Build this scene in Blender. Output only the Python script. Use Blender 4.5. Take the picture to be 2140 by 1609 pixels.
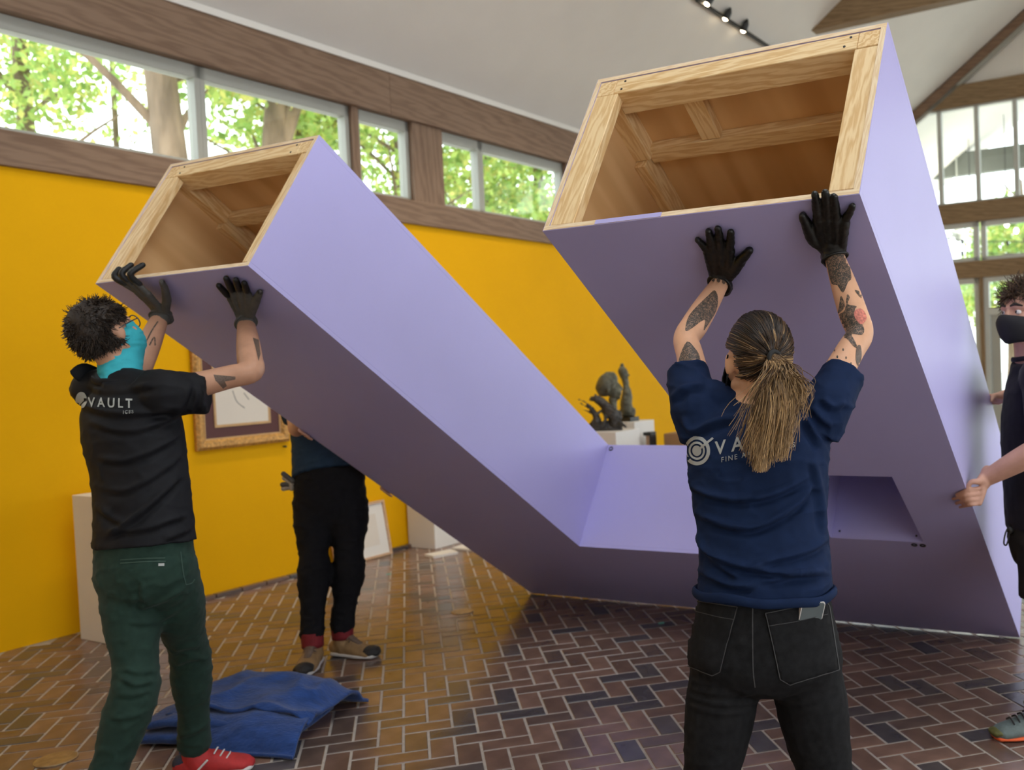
import bpy, bmesh, math, random
import numpy as np
from mathutils import Vector, Matrix, geometry
from mathutils.bvhtree import BVHTree

for _o in list(bpy.data.objects):
    bpy.data.objects.remove(_o, do_unlink=True)
scene = bpy.context.scene
COL = scene.collection
random.seed(7)
RNG = np.random.default_rng(11)

# ------------------------------------------------------------------ camera
FPX, CXP, CYP = 1981.43, 1398.2, 817.16
CAM = np.array([0.0, 0.0, 1.53374])
RT = np.array([0.9991844, -0.00132268, -0.04035816])
UP = np.array([0.04037983, 0.03272916, 0.99864822])
FW = np.array([0.0, 0.99946338, -0.03275588])
cam_data = bpy.data.cameras.new('camera')
cam = bpy.data.objects.new('camera', cam_data)
COL.objects.link(cam)
cam_data.sensor_fit = 'HORIZONTAL'
cam_data.sensor_width = 36.0
cam_data.lens = FPX / 2140.0 * 36.0
cam_data.shift_x = -(CXP - 1070.0) / 2140.0
cam_data.shift_y = (CYP - 804.5) / 2140.0
cam_data.clip_end = 200
cam_data.dof.use_dof = True
cam_data.dof.focus_distance = 2.5
cam_data.dof.aperture_fstop = 3.6
cam.matrix_world = Matrix(((RT[0], UP[0], -FW[0], CAM[0]), (RT[1], UP[1], -FW[1], CAM[1]), (RT[2], UP[2], -FW[2], CAM[2]), (0, 0, 0, 1)))
scene.camera = cam

# ------------------------------------------------------------------ world, exposure
world = bpy.data.worlds.new('world')
scene.world = world
world.use_nodes = True
_bg = world.node_tree.nodes['Background']
_bg.inputs['Color'].default_value = (0.90, 0.95, 1.0, 1)
_bg.inputs['Strength'].default_value = 4.7
vs = scene.view_settings
vs.view_transform = 'Standard'
vs.look = 'None'
vs.exposure = -0.26
vs.gamma = 1.0
vs.use_curve_mapping = False
LAMP = 1.0
scene.cycles.max_bounces = 7
scene.cycles.diffuse_bounces = 4
scene.cycles.glossy_bounces = 3
scene.cycles.transmission_bounces = 3
scene.cycles.transparent_max_bounces = 8
scene.cycles.caustics_reflective = False
scene.cycles.caustics_refractive = False

# ------------------------------------------------------------------ frames of reference
WY = 0.5204151
WN = np.array([math.cos(WY), -math.sin(WY), 0.0])     # from the yellow wall into the room
WD = np.array([math.sin(WY), math.cos(WY), 0.0])      # along the yellow wall
W0 = -6.104
HC, SLOPE, DEND, RIDGE = 4.104, 0.719, 15.9, 6.3
ROOM = Matrix(((WN[0], WD[0], 0, WN[0] * W0), (WN[1], WD[1], 0, WN[1] * W0), (0, 0, 1, 0), (0, 0, 0, 1)))


def RP(s, d, z):
    return WN * (W0 + s) + WD * d + np.array([0, 0, z])


def ray(x, y):
    return (x - CXP) / FPX * RT - (y - CYP) / FPX * UP + FW


def PX(x, y, depth):
    return CAM + depth * ray(x, y)


def HIT(x, y, n, p0):
    d = ray(x, y)
    n = np.asarray(n, float)
    return CAM + d * (((np.asarray(p0) - CAM) @ n) / (d @ n))


def FLOORPT(x, y, z=0.0):
    return HIT(x, y, (0, 0, 1), (0, 0, z))


def nrm(v):
    v = np.asarray(v, float)
    return v / (np.linalg.norm(v) + 1e-12)


# ------------------------------------------------------------------ numpy noise
def _hash(i, j, k, seed):
    h = (i * 374761393 + j * 668265263 + k * 2147483647 + seed * 974711) & 0x7fffffff
    h = ((h ^ (h >> 13)) * 1274126177) & 0x7fffffff
    return ((h ^ (h >> 16)) & 0xffff) / 65535.0


def vnoise(p, seed=0):
    p = np.asarray(p, float)
    f = np.floor(p).astype(np.int64)
    t = p - f
    t = t * t * (3 - 2 * t)
    out = 0
    for a in (0, 1):
        for b in (0, 1):
            for c in (0, 1):
                w = (t[:, 0] if a else 1 - t[:, 0]) * (t[:, 1] if b else 1 - t[:, 1]) * (t[:, 2] if c else 1 - t[:, 2])
                out = out + w * _hash(f[:, 0] + a, f[:, 1] + b, f[:, 2] + c, seed)
    return out * 2 - 1


def fbm(p, oct=3, seed=0):
    p = np.asarray(p, float)
    o, a = 0, 1.0
    for i in range(oct):
        o = o + a * vnoise(p * 2 ** i, seed + i)
        a *= .5
    return o


# ------------------------------------------------------------------ materials
def new_mat(name):
    m = bpy.data.materials.new(name)
    m.use_nodes = True
    nt = m.node_tree
    b = nt.nodes['Principled BSDF']
    return m, nt, b


def lin(c):
    return tuple(((v / 255.0) / 12.92 if v / 255.0 <= 0.04045 else ((v / 255.0 + 0.055) / 1.055) ** 2.4) for v in c)


def pmat(name, col, rough=.6, var=.12, scale=8, bump=0.0, bscale=60, spec=.5, stretch=(1, 1, 1), sheen=0, metal=0, coat=0, detail=4, vcol=None, bdist=.002, sss=0):
    m, nt, b = new_mat(name)
    tc = nt.nodes.new('ShaderNodeTexCoord')
    mp = nt.nodes.new('ShaderNodeMapping')
    mp.inputs['Scale'].default_value = stretch
    nt.links.new(tc.outputs['Object'], mp.inputs['Vector'])
    nz = nt.nodes.new('ShaderNodeTexNoise')
    nz.inputs['Scale'].default_value = scale
    nz.inputs['Detail'].default_value = detail
    nt.links.new(mp.outputs['Vector'], nz.inputs['Vector'])
    cr = nt.nodes.new('ShaderNodeValToRGB')
    lo = [max(0, c * (1 - var)) for c in col]
    hi = [min(1, c * (1 + var)) for c in col]
    cr.color_ramp.elements[0].color = (*lo, 1)
    cr.color_ramp.elements[1].color = (*hi, 1)
    cr.color_ramp.elements[0].position = .3
    cr.color_ramp.elements[1].position = .7
    nt.links.new(nz.outputs['Fac'], cr.inputs['Fac'])
    out = cr.outputs['Color']
    if vcol:
        at = nt.nodes.new('ShaderNodeAttribute')
        at.attribute_name = vcol
        mx = nt.nodes.new('ShaderNodeMix')
        mx.data_type = 'RGBA'
        mx.blend_type = 'MULTIPLY'
        mx.inputs['Factor'].default_value = 1
        nt.links.new(out, mx.inputs[6])
        nt.links.new(at.outputs['Color'], mx.inputs[7])
        out = mx.outputs[2]
    nt.links.new(out, b.inputs['Base Color'])
    b.inputs['Roughness'].default_value = rough
    b.inputs['Specular IOR Level'].default_value = spec
    b.inputs['Metallic'].default_value = metal
    if coat:
        b.inputs['Coat Weight'].default_value = coat
        b.inputs['Coat Roughness'].default_value = .15
    if sheen:
        b.inputs['Sheen Weight'].default_value = sheen
    if sss:
        b.inputs['Subsurface Weight'].default_value = sss
        b.inputs['Subsurface Scale'].default_value = .01
    if bump:
        n2 = nt.nodes.new('ShaderNodeTexNoise')
        n2.inputs['Scale'].default_value = bscale
        n2.inputs['Detail'].default_value = 3
        nt.links.new(mp.outputs['Vector'], n2.inputs['Vector'])
        bp = nt.nodes.new('ShaderNodeBump')
        bp.inputs['Strength'].default_value = bump
        bp.inputs['Distance'].default_value = bdist
        nt.links.new(n2.outputs['Fac'], bp.inputs['Height'])
        nt.links.new(bp.outputs['Normal'], b.inputs['Normal'])
    return m


def wood_mat(name, c0, c1, rough=.6, scale=6, grain=26, knots=True, spec=.3):
    """grain runs along local X"""
    m, nt, b = new_mat(name)
    tc = nt.nodes.new('ShaderNodeTexCoord')
    oi = nt.nodes.new('ShaderNodeObjectInfo')
    add = nt.nodes.new('ShaderNodeVectorMath')
    add.operation = 'ADD'
    sc = nt.nodes.new('ShaderNodeVectorMath')
    sc.operation = 'SCALE'
    sc.inputs[0].default_value = (13.1, 7.7, 5.3)
    nt.links.new(oi.outputs['Random'], sc.inputs['Scale'])
    nt.links.new(tc.outputs['Object'], add.inputs[0])
    nt.links.new(sc.outputs['Vector'], add.inputs[1])
    mp = nt.nodes.new('ShaderNodeMapping')
    mp.inputs['Scale'].default_value = (.12, 1, 1)
    nt.links.new(add.outputs['Vector'], mp.inputs['Vector'])
    wv = nt.nodes.new('ShaderNodeTexWave')
    wv.wave_type = 'BANDS'
    wv.bands_direction = 'DIAGONAL'
    wv.inputs['Scale'].default_value = grain
    wv.inputs['Distortion'].default_value = 9
    wv.inputs['Detail'].default_value = 3
    wv.inputs['Detail Scale'].default_value = scale * .25
    nt.links.new(mp.outputs['Vector'], wv.inputs['Vector'])
    nz = nt.nodes.new('ShaderNodeTexNoise')
    nz.inputs['Scale'].default_value = scale
    nz.inputs['Detail'].default_value = 6
    nt.links.new(mp.outputs['Vector'], nz.inputs['Vector'])
    mixf = nt.nodes.new('ShaderNodeMath')
    mixf.operation = 'MULTIPLY_ADD'
    mixf.inputs[1].default_value = .45
    nt.links.new(wv.outputs['Fac'], mixf.inputs[0])
    m2 = nt.nodes.new('ShaderNodeMath')
    m2.operation = 'MULTIPLY'
    m2.inputs[1].default_value = .6
    nt.links.new(nz.outputs['Fac'], m2.inputs[0])
    nt.links.new(m2.outputs[0], mixf.inputs[2])
    cr = nt.nodes.new('ShaderNodeValToRGB')
    cr.color_ramp.elements[0].color = (*c0, 1)
    cr.color_ramp.elements[1].color = (*c1, 1)
    cr.color_ramp.elements[0].position = .2
    cr.color_ramp.elements[1].position = .75
    nt.links.new(mixf.outputs[0], cr.inputs['Fac'])
    out = cr.outputs['Color']
    if knots:
        vo = nt.nodes.new('ShaderNodeTexVoronoi')
        vo.inputs['Scale'].default_value = 2.6
        mp2 = nt.nodes.new('ShaderNodeMapping')
        mp2.inputs['Scale'].default_value = (.55, 1.6, 1.6)
        nt.links.new(add.outputs['Vector'], mp2.inputs['Vector'])
        nt.links.new(mp2.outputs['Vector'], vo.inputs['Vector'])
        kr = nt.nodes.new('ShaderNodeValToRGB')
        kr.color_ramp.elements[0].color = (.25, .14, .07, 1)
        kr.color_ramp.elements[1].color = (1, 1, 1, 1)
        kr.color_ramp.elements[0].position = .025
        kr.color_ramp.elements[1].position = .085
        nt.links.new(vo.outputs['Distance'], kr.inputs['Fac'])
        mx = nt.nodes.new('ShaderNodeMix')
        mx.data_type = 'RGBA'
        mx.blend_type = 'MULTIPLY'
        mx.inputs['Factor'].default_value = .8
        nt.links.new(out, mx.inputs[6])
        nt.links.new(kr.outputs['Color'], mx.inputs[7])
        out = mx.outputs[2]
    nt.links.new(out, b.inputs['Base Color'])
    b.inputs['Roughness'].default_value = rough
    b.inputs['Specular IOR Level'].default_value = spec
    return m


def emit_mat(name, col, strength):
    m, nt, b = new_mat(name)
    b.inputs['Base Color'].default_value = (*col, 1)
    b.inputs['Emission Color'].default_value = (*col, 1)
    b.inputs['Emission Strength'].default_value = strength
    return m


def glass_mat(name, tint=(.97, 1, .98)):
    m, nt, b = new_mat(name)
    nt.nodes.remove(b)
    tr = nt.nodes.new('ShaderNodeBsdfTransparent')
    tr.inputs['Color'].default_value = (*tint, 1)
    gl = nt.nodes.new('ShaderNodeBsdfGlossy')
    gl.inputs['Roughness'].default_value = .02
    fr = nt.nodes.new('ShaderNodeLayerWeight')
    fr.inputs['Blend'].default_value = .5
    pw = nt.nodes.new('ShaderNodeMath')
    pw.operation = 'POWER'
    pw.inputs[1].default_value = 5.0
    nt.links.new(fr.outputs['Facing'], pw.inputs[0])
    ma = nt.nodes.new('ShaderNodeMath')
    ma.operation = 'MULTIPLY_ADD'
    ma.inputs[1].default_value = .8
    ma.inputs[2].default_value = .04
    nt.links.new(pw.outputs[0], ma.inputs[0])
    mx = nt.nodes.new('ShaderNodeMixShader')
    nt.links.new(ma.outputs[0], mx.inputs['Fac'])
    nt.links.new(tr.outputs[0], mx.inputs[1])
    nt.links.new(gl.outputs[0], mx.inputs[2])
    nt.links.new(mx.outputs[0], nt.nodes['Material Output'].inputs['Surface'])
    return m


M = {}
M['yellow'] = pmat('yellow_paint', (.84, .43, .001), .7, .03, 1.5, bump=.08, bscale=140, spec=.12)
M['white'] = pmat('white_ceiling_paint', (.82, .79, .73), .9, .02, 2)
M['plinth'] = pmat('white_plinth_paint', (.78, .75, .70), .6, .02, 3)
M['fascia'] = wood_mat('stained_cedar', (.19, .115, .072), (.27, .175, .115), .55, 7, 9, False)
M['beam'] = wood_mat('brown_timber', (.20, .13, .066), (.31, .21, .115), .6, 6, 12, False)
M['frame'] = pmat('grey_green_frame', (.40, .40, .35), .5, .03, 4)
M['framelight'] = pmat('pale_frame', (.58, .60, .55), .5, .03, 4)
M['greybeam'] = pmat('grey_painted_beam', (.16, .175, .16), .6, .03, 4)
M['glass'] = glass_mat('clear_glass')
M['mortar'] = pmat('grey_mortar', (.46, .41, .36), .6, .15, 30, spec=.3)
M['lav'] = pmat('lavender_paint', (.50, .465, .83), .42, .02, 2.2, bump=.03, bscale=220, spec=.35)
M['ply'] = wood_mat('birch_plywood', (.66, .39, .17), (.82, .54, .27), .6, 5, 3, False)
M['pine'] = wood_mat('pine_lumber', (.72, .45, .19), (.92, .70, .40), .55, 9, 22, True)
M['plyedge'] = wood_mat('plywood_edge', (.78, .56, .32), (.92, .75, .52), .6, 9, 40, False)
M['skin'] = pmat('skin', (.74, .41, .25), .5, .09, 18, bump=.12, bscale=300, spec=.4)
M['skin2'] = pmat('pink_skin', (.60, .33, .24), .5, .09, 18, bump=.12, bscale=300, spec=.4)
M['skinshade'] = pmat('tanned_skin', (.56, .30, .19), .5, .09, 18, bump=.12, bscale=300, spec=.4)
M['navy'] = pmat('navy_cotton', (.0075, .018, .056), .85, .12, 30, bump=.15, bscale=500, spec=.15)
M['black'] = pmat('black_jersey', (.0075, .008, .0105), .7, .12, 30, bump=.12, bscale=500, spec=.22)
M['blackcotton'] = pmat('black_cotton', (.012, .011, .018), .85, .12, 30, bump=.12, bscale=500, sheen=.08, spec=.2)
M['denim'] = pmat('black_denim', (.011, .011, .012), .85, .3, 60, bump=.25, bscale=700, spec=.15)
M['stitch'] = pmat('grey_stitching', (.05, .05, .052), .8, .1, 40)
M['green'] = pmat('dark_green_chino', (.016, .038, .028), .8, .15, 40, bump=.15, bscale=600, sheen=.05, spec=.18)
M['greenedge'] = pmat('green_seam', (.040, .078, .060), .8, .1, 40)
M['blackpants'] = pmat('black_trousers', (.008, .008, .010), .85, .2, 40, bump=.15, bscale=600, spec=.2)
M['teeblue'] = pmat('slate_blue_cotton', (.018, .040, .075), .85, .12, 30, bump=.12, bscale=500, spec=.2)
M['shorts'] = pmat('charcoal_shorts', (.020, .020, .020), .8, .12, 30, spec=.2)
M['nitrile'] = pmat('black_nitrile', (.006, .006, .006), .36, .1, 40, bump=.3, bscale=55, spec=.45, bdist=.004)
M['knit'] = pmat('grey_knit_glove', (.085, .08, .072), .8, .15, 40, bump=.3, bscale=400)
M['rubber'] = pmat('black_rubber_coating', (.006, .006, .007), .5, .1, 40, bump=.1, bscale=200)
M['print'] = pmat('silver_print', (.36, .37, .36), .6, .06, 60)
M['printwhite'] = pmat('pale_print', (.40, .42, .40), .6, .06, 60)
M['teal'] = pmat('turquoise_knit', (.035, .42, .50), .8, .08, 30, bump=.1, bscale=400)
M['hair_w'] = pmat('hair_strands', (1, 1, 1), .42, .05, 30, vcol='tint', spec=.4)
M['hairbase'] = pmat('dark_hair', (.022, .013, .008), .6, .3, 60, bump=.5, bscale=120)
M['hairtie'] = pmat('black_elastic', (.008, .008, .008), .7, .1, 50)
M['mask'] = pmat('black_mask_cloth', (.010, .010, .013), .8, .15, 40, bump=.15, bscale=300)
M['eyewhite'] = pmat('eye_white', (.75, .72, .70), .2, .02, 10)
M['iris'] = pmat('eye_iris', (.06, .05, .045), .2, .1, 80)
M['ink'] = pmat('tattoo_ink', (.055, .052, .045), .55, .95, 190, detail=8)
_cr = [n_ for n_ in M['ink'].node_tree.nodes if n_.type == 'VALTORGB'][0]
_cr.color_ramp.elements[0].color = (.045, .040, .033, 1)
_cr.color_ramp.elements[1].color = (.34, .20, .13, 1)
_cr.color_ramp.elements[0].position = .46
_cr.color_ramp.elements[1].position = .66
[n_ for n_ in M['ink'].node_tree.nodes if n_.type == 'TEX_NOISE'][0].inputs['Distortion'].default_value = 1.5
M['inkline'] = pmat('tattoo_line', (.13, .085, .062), .55, .3, 200)
M['inkrose'] = pmat('tattoo_rose', (.62, .20, .15), .55, .35, 160)
M['blanket'] = pmat('blue_quilted_cotton', (.022, .058, .20), .9, .25, 14, bump=.8, bscale=55, sheen=.2, spec=.1, bdist=.006, stretch=(1, 3, 1))
M['gold'] = pmat('gilded_wood', (.52, .27, .07), .42, .35, 45, bump=1.0, bscale=60, metal=.25, bdist=.008)
M['goldplain'] = pmat('gilded_fillet', (.50, .30, .12), .45, .1, 20)
M['maroon'] = pmat('maroon_mat', (.10, .035, .035), .7, .05, 6)
M['paper'] = pmat('cream_paper', (.74, .68, .60), .8, .02, 4)
M['pencil'] = pmat('graphite_sketch', (.30, .28, .25), .8, .2, 40)
M['lightwood'] = wood_mat('light_oak', (.52, .32, .18), (.64, .42, .26), .5, 9, 24, False)
M['bronze'] = pmat('patinated_bronze', (.105, .10, .066), .5, .55, 16, bump=.4, bscale=40, metal=.3, bdist=.006)
M['bronzedark'] = pmat('dark_bronze', (.052, .046, .040), .5, .5, 22, bump=.6, bscale=45, metal=.3, bdist=.006)
M['blackbase'] = pmat('black_stone', (.012, .012, .012), .4, .1, 20)
M['card'] = pmat('cardboard', (.34, .18, .075), .8, .06, 10)
M['tape'] = pmat('teal_tape', (.10, .38, .33), .6, .05, 10)
M['brass'] = pmat('worn_brass', (.33, .24, .14), .35, .3, 30, metal=.5)
M['metal'] = pmat('dark_metal', (.05, .05, .055), .4, .1, 30, metal=.7)
M['blackmetal'] = pmat('black_metal', (.012, .012, .012), .45, .1, 30)
M['red'] = pmat('red_suede', (.42, .022, .022), .7, .15, 40)
M['shoenavy'] = pmat('navy_suede', (.018, .025, .055), .7, .15, 40)
M['shoewhite'] = pmat('white_rubber', (.62, .60, .58), .6, .05, 20)
M['tan'] = pmat('tan_leather', (.30, .185, .085), .7, .15, 30, bump=.2, bscale=120)
M['lace'] = pmat('brown_grey_laces', (.16, .11, .08), .8, .2, 60)
M['crimson'] = pmat('crimson_collar', (.20, .012, .018), .75, .15, 30)
M['sole'] = pmat('dark_sole', (.022, .020, .020), .7, .2, 40)
M['shoegrey'] = pmat('grey_green_mesh', (.13, .17, .165), .7, .2, 60, bump=.2, bscale=300)
M['orange'] = pmat('orange_rubber', (.85, .13, .03), .6, .05, 20)
M['olive'] = pmat('olive_rubber', (.12, .12, .03), .6, .3, 60)
M['leather'] = pmat('work_glove_leather', (.42, .36, .28), .8, .25, 40)
M['phone'] = pmat('grey_phone', (.09, .11, .115), .35, .05, 20)
M['bark'] = pmat('tree_bark', (.20, .145, .10), .9, .4, 6, bump=.8, bscale=10, stretch=(1, 1, .25), bdist=.05)
M['pave'] = pmat('pale_paving', (.68, .67, .64), .9, .15, 2)
M['grass'] = pmat('lawn', (.10, .19, .05), .9, .25, 2)
M['bulb'] = emit_mat('warm_bulb', (1, .80, .52), 28)
M['bulbsmall'] = emit_mat('string_bulb', (1, .9, .75), 9)
M['spec'] = pmat('glasses_frame', (.10, .10, .11), .25, .05, 20, metal=.8)
M['cool'] = pmat('pale_house_siding', (.55, .60, .62), .8, .04, 3)

BR = []
for i, c in enumerate([(.18, .106, .077), (.142, .085, .061), (.212, .125, .091), (.118, .078, .062), (.086, .073, .070), (.16, .094, .068), (.066, .060, .063)]):
    m = pmat('brick_brown_%d' % i, c, .23, .22, 9, bump=.08, bscale=70, spec=.5, bdist=.003)
    BR.append(m)


def leaf_mat(name, c):
    m, nt, b = new_mat(name)
    at = nt.nodes.new('ShaderNodeAttribute')
    at.attribute_name = 'tint'
    df = nt.nodes.new('ShaderNodeBsdfDiffuse')
    tl = nt.nodes.new('ShaderNodeBsdfTranslucent')
    mx = nt.nodes.new('ShaderNodeMixShader')
    mx.inputs['Fac'].default_value = .5
    nt.links.new(at.outputs['Color'], df.inputs['Color'])
    nt.links.new(at.outputs['Color'], tl.inputs['Color'])
    nt.links.new(df.outputs[0], mx.inputs[1])
    nt.links.new(tl.outputs[0], mx.inputs[2])
    nt.links.new(mx.outputs[0], nt.nodes['Material Output'].inputs['Surface'])
    return m


M['leaf'] = leaf_mat('leaf', (.3, .4, .1))

# ------------------------------------------------------------------ object helpers
BASE = {}


def tag(o, label=None, cat=None, group=None, kind=None):
    if label:
        o['label'] = label
    if cat:
        o['category'] = cat
    if group:
        o['group'] = group
    if kind:
        o['kind'] = kind
    return o


def thing(name, label, cat, loc, group=None):
    o = bpy.data.objects.new(name, None)
    o.empty_display_size = .1
    COL.objects.link(o)
    o.location = Vector([float(v) for v in loc])
    BASE[o.name] = np.asarray(loc, float)
    return tag(o, label, cat, group)


def mesh_from(V, F, mat=None, smooth=False, mats=None, midx=None):
    me = bpy.data.meshes.new('mesh')
    me.from_pydata([tuple(map(float, v)) for v in V], [], [tuple(int(i) for i in f) for f in F])
    if mats:
        for m in mats:
            me.materials.append(m)
    elif mat:
        me.materials.append(mat)
    if midx is not None:
        me.polygons.foreach_set('material_index', np.asarray(midx, dtype=np.int32))
    if smooth:
        me.polygons.foreach_set('use_smooth', np.ones(len(me.polygons), dtype=bool))
    me.update()
    return me


def mk(name, V, F, mat, parent=None, smooth=False, origin=None, mats=None, midx=None, label=None, kind=None):
    """V in world coordinates"""
    V = np.asarray(V, float)
    if parent is not None:
        org = BASE.get(parent.name, np.zeros(3))
    elif origin is None:
        org = np.array([(V[:, 0].min() + V[:, 0].max()) / 2, (V[:, 1].min() + V[:, 1].max()) / 2, V[:, 2].min()])
    else:
        org = np.asarray(origin, float)
    me = mesh_from(V - org, F, mat, smooth, mats, midx)
    me.name = name
    o = bpy.data.objects.new(name, me)
    COL.objects.link(o)
    if parent is not None:
        o.parent = parent
    else:
        o.location = Vector([float(v) for v in org])
    BASE[o.name] = org
    if label:
        o['label'] = label
    if kind:
        o['kind'] = kind
    return o


def mkM(name, V, F, mat, Mw, parent=None, smooth=False, bevel=0.0, data=None):
    """V in local coordinates, Mw the local to world matrix"""
    me = data or mesh_from(V, F, mat, smooth)
    if not data:
        me.name = name
    o = bpy.data.objects.new(name, me)
    COL.objects.link(o)
    if parent is not None:
        o.parent = parent
        b = BASE.get(parent.name, np.zeros(3))
        o.matrix_local = Matrix.Translation(Vector([-float(v) for v in b])) @ Mw
        BASE[o.name] = b
        if parent.name in FRAME:
            o.matrix_local = FRAME[parent.name].inverted() @ Mw
    else:
        o.matrix_world = Mw
    if bevel:
        md = o.modifiers.new('bevel', 'BEVEL')
        md.width = bevel
        md.segments = 1
    return o


FRAME = {}


def boxvf(x0, x1, y0, y1, z0, z1):
    V = [(x0, y0, z0), (x1, y0, z0), (x1, y1, z0), (x0, y1, z0), (x0, y0, z1), (x1, y0, z1), (x1, y1, z1), (x0, y1, z1)]
    F = [(0, 3, 2, 1), (4, 5, 6, 7), (0, 1, 5, 4), (1, 2, 6, 5), (2, 3, 7, 6), (3, 0, 4, 7)]
    return V, F


def joinvf(parts):
    V, F = [], []
    for v, f in parts:
        n = len(V)
        V.extend([tuple(q) for q in v])
        F.extend([tuple(i + n for i in g) for g in f])
    return V, F


def prism(poly, a0, a1, axes):
    """poly of 2D points in (axes[0],axes[1]); extruded along axes[2] from a0 to a1"""
    n = len(poly)
    V = []
    for a in (a0, a1):
        for p in poly:
            v = [0, 0, 0]
            v[axes[0]] = p[0]
            v[axes[1]] = p[1]
            v[axes[2]] = a
            V.append(tuple(v))
    F = [tuple(range(n))[::-1], tuple(range(n, 2 * n))]
    for i in range(n):
        j = (i + 1) % n
        F.append((i, j, n + j, n + i))
    return V, F


def fixnormals(me):
    bm = bmesh.new()
    bm.from_mesh(me)
    bmesh.ops.recalc_face_normals(bm, faces=bm.faces)
    bm.to_mesh(me)
    bm.free()


def struct(name, V, F, mat, bevel=0.0, parent=None, kind='structure'):
    """V in room coordinates (s, d, z)"""
    o = mkM(name, V, F, mat, ROOM, parent, bevel=bevel)
    fixnormals(o.data)
    if parent is None:
        o['kind'] = kind
        FRAME[o.name] = ROOM.copy()
    return o


def rbox(name, s0, s1, d0, d1, z0, z1, mat, parent=None, bevel=0.0):
    """box whose longest side becomes local X so wood grain follows it"""
    c = np.array([(s0 + s1) / 2, (d0 + d1) / 2, (z0 + z1) / 2])
    h = np.array([s1 - s0, d1 - d0, z1 - z0]) / 2
    ax = int(np.argmax(h))
    perm = [ax, (ax + 1) % 3, (ax + 2) % 3]
    V, F = boxvf(-h[perm[0]], h[perm[0]], -h[perm[1]], h[perm[1]], -h[perm[2]], h[perm[2]])
    Rm = np.zeros((4, 4))
    for i, p in enumerate(perm):
        Rm[p, i] = 1
    Rm[3, 3] = 1
    Rm[:3, 3] = c
    Mw = ROOM @ Matrix(Rm.tolist())
    o = mkM(name, V, F, mat, Mw, parent, bevel=bevel)
    if parent is None:
        o['kind'] = 'structure'
        FRAME[o.name] = Mw
    return o


def beam_between(name, p0, p1, w, h, up, mat, parent=None, bevel=.002):
    """box from p0 to p1 (centre line), w across, h along up"""
    p0, p1 = np.asarray(p0, float), np.asarray(p1, float)
    L = np.linalg.norm(p1 - p0)
    x = (p1 - p0) / L
    z = nrm(np.asarray(up) - (np.asarray(up) @ x) * x)
    y = np.cross(z, x)
    V, F = boxvf(-L / 2, L / 2, -w / 2, w / 2, -h / 2, h / 2)
    c = (p0 + p1) / 2
    Mw = Matrix(((x[0], y[0], z[0], c[0]), (x[1], y[1], z[1], c[1]), (x[2], y[2], z[2], c[2]), (0, 0, 0, 1)))
    return mkM(name, V, F, mat, Mw, parent, bevel=bevel)


# ------------------------------------------------------------------ lofts and remeshed unions
def catmull(P, sub):
    P = np.asarray(P, float)
    n = len(P)
    if n == 2:
        t = np.linspace(0, 1, sub + 1)[:, None]
        return P[0] * (1 - t) + P[1] * t
    out = []
    for i in range(n - 1):
        p0 = P[max(i - 1, 0)] if i > 0 else 2 * P[0] - P[1]
        p1, p2 = P[i], P[i + 1]
        p3 = P[i + 2] if i + 2 < n else 2 * P[-1] - P[-2]
        for k in range(sub):
            t = k / sub
            out.append(.5 * ((2 * p1) + (-p0 + p2) * t + (2 * p0 - 5 * p1 + 4 * p2 - p3) * t * t + (-p0 + 3 * p1 - 3 * p2 + p3) * t ** 3))
    out.append(P[-1])
    return np.array(out)


def loft(keys, side=(1, 0, 0), n=16, sub=5, cap='round', pw=1.0):
    """keys: (point, ra, rb[, side])"""
    K = []
    for k in keys:
        s = k[3] if len(k) > 3 else side
        rb = k[2] if k[2] is not None else k[1]
        K.append(np.concatenate([np.asarray(k[0], float), [k[1], rb], np.asarray(s, float)]))
    C = catmull(K, sub)
    P = C[:, :3]
    T = np.gradient(P, axis=0)
    T /= np.linalg.norm(T, axis=1)[:, None] + 1e-12
    rings = []
    th = np.linspace(0, 2 * math.pi, n, endpoint=False)
    ct, st = np.cos(th), np.sin(th)
    ct = np.sign(ct) * np.abs(ct) ** pw
    st = np.sign(st) * np.abs(st) ** pw

    def ring(p, t, s, ra, rb):
        s = s - (s @ t) * t
        if np.linalg.norm(s) < 1e-6:
            s = np.cross(t, [0.3, 0.5, 0.8])
        s = nrm(s)
        b = np.cross(t, s)
        return p + np.outer(ct * ra, s) + np.outer(st * rb, b)
    m = len(P)
    if cap == 'round':
        for f, o in ((.35, .92), (.75, .62)):
            r = min(C[0, 3], C[0, 4])
            rings.append(ring(P[0] - T[0] * r * o, T[0], C[0, 5:8], C[0, 3] * f, C[0, 4] * f))
    for i in range(m):
        rings.append(ring(P[i], T[i], C[i, 5:8], max(C[i, 3], 1e-4), max(C[i, 4], 1e-4)))
    if cap == 'round':
        for f, o in ((.75, .62), (.35, .92)):
            r = min(C[-1, 3], C[-1, 4])
            rings.append(ring(P[-1] + T[-1] * r * o, T[-1], C[-1, 5:8], C[-1, 3] * f, C[-1, 4] * f))
    V = np.concatenate(rings)
    F = []
    R = len(rings)
    for i in range(R - 1):
        for j in range(n):
            k = (j + 1) % n
            F.append((i * n + j, i * n + k, (i + 1) * n + k, (i + 1) * n + j))
    F.append(tuple(range(n))[::-1])
    F.append(tuple((R - 1) * n + j for j in range(n)))
    return V, F


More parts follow.
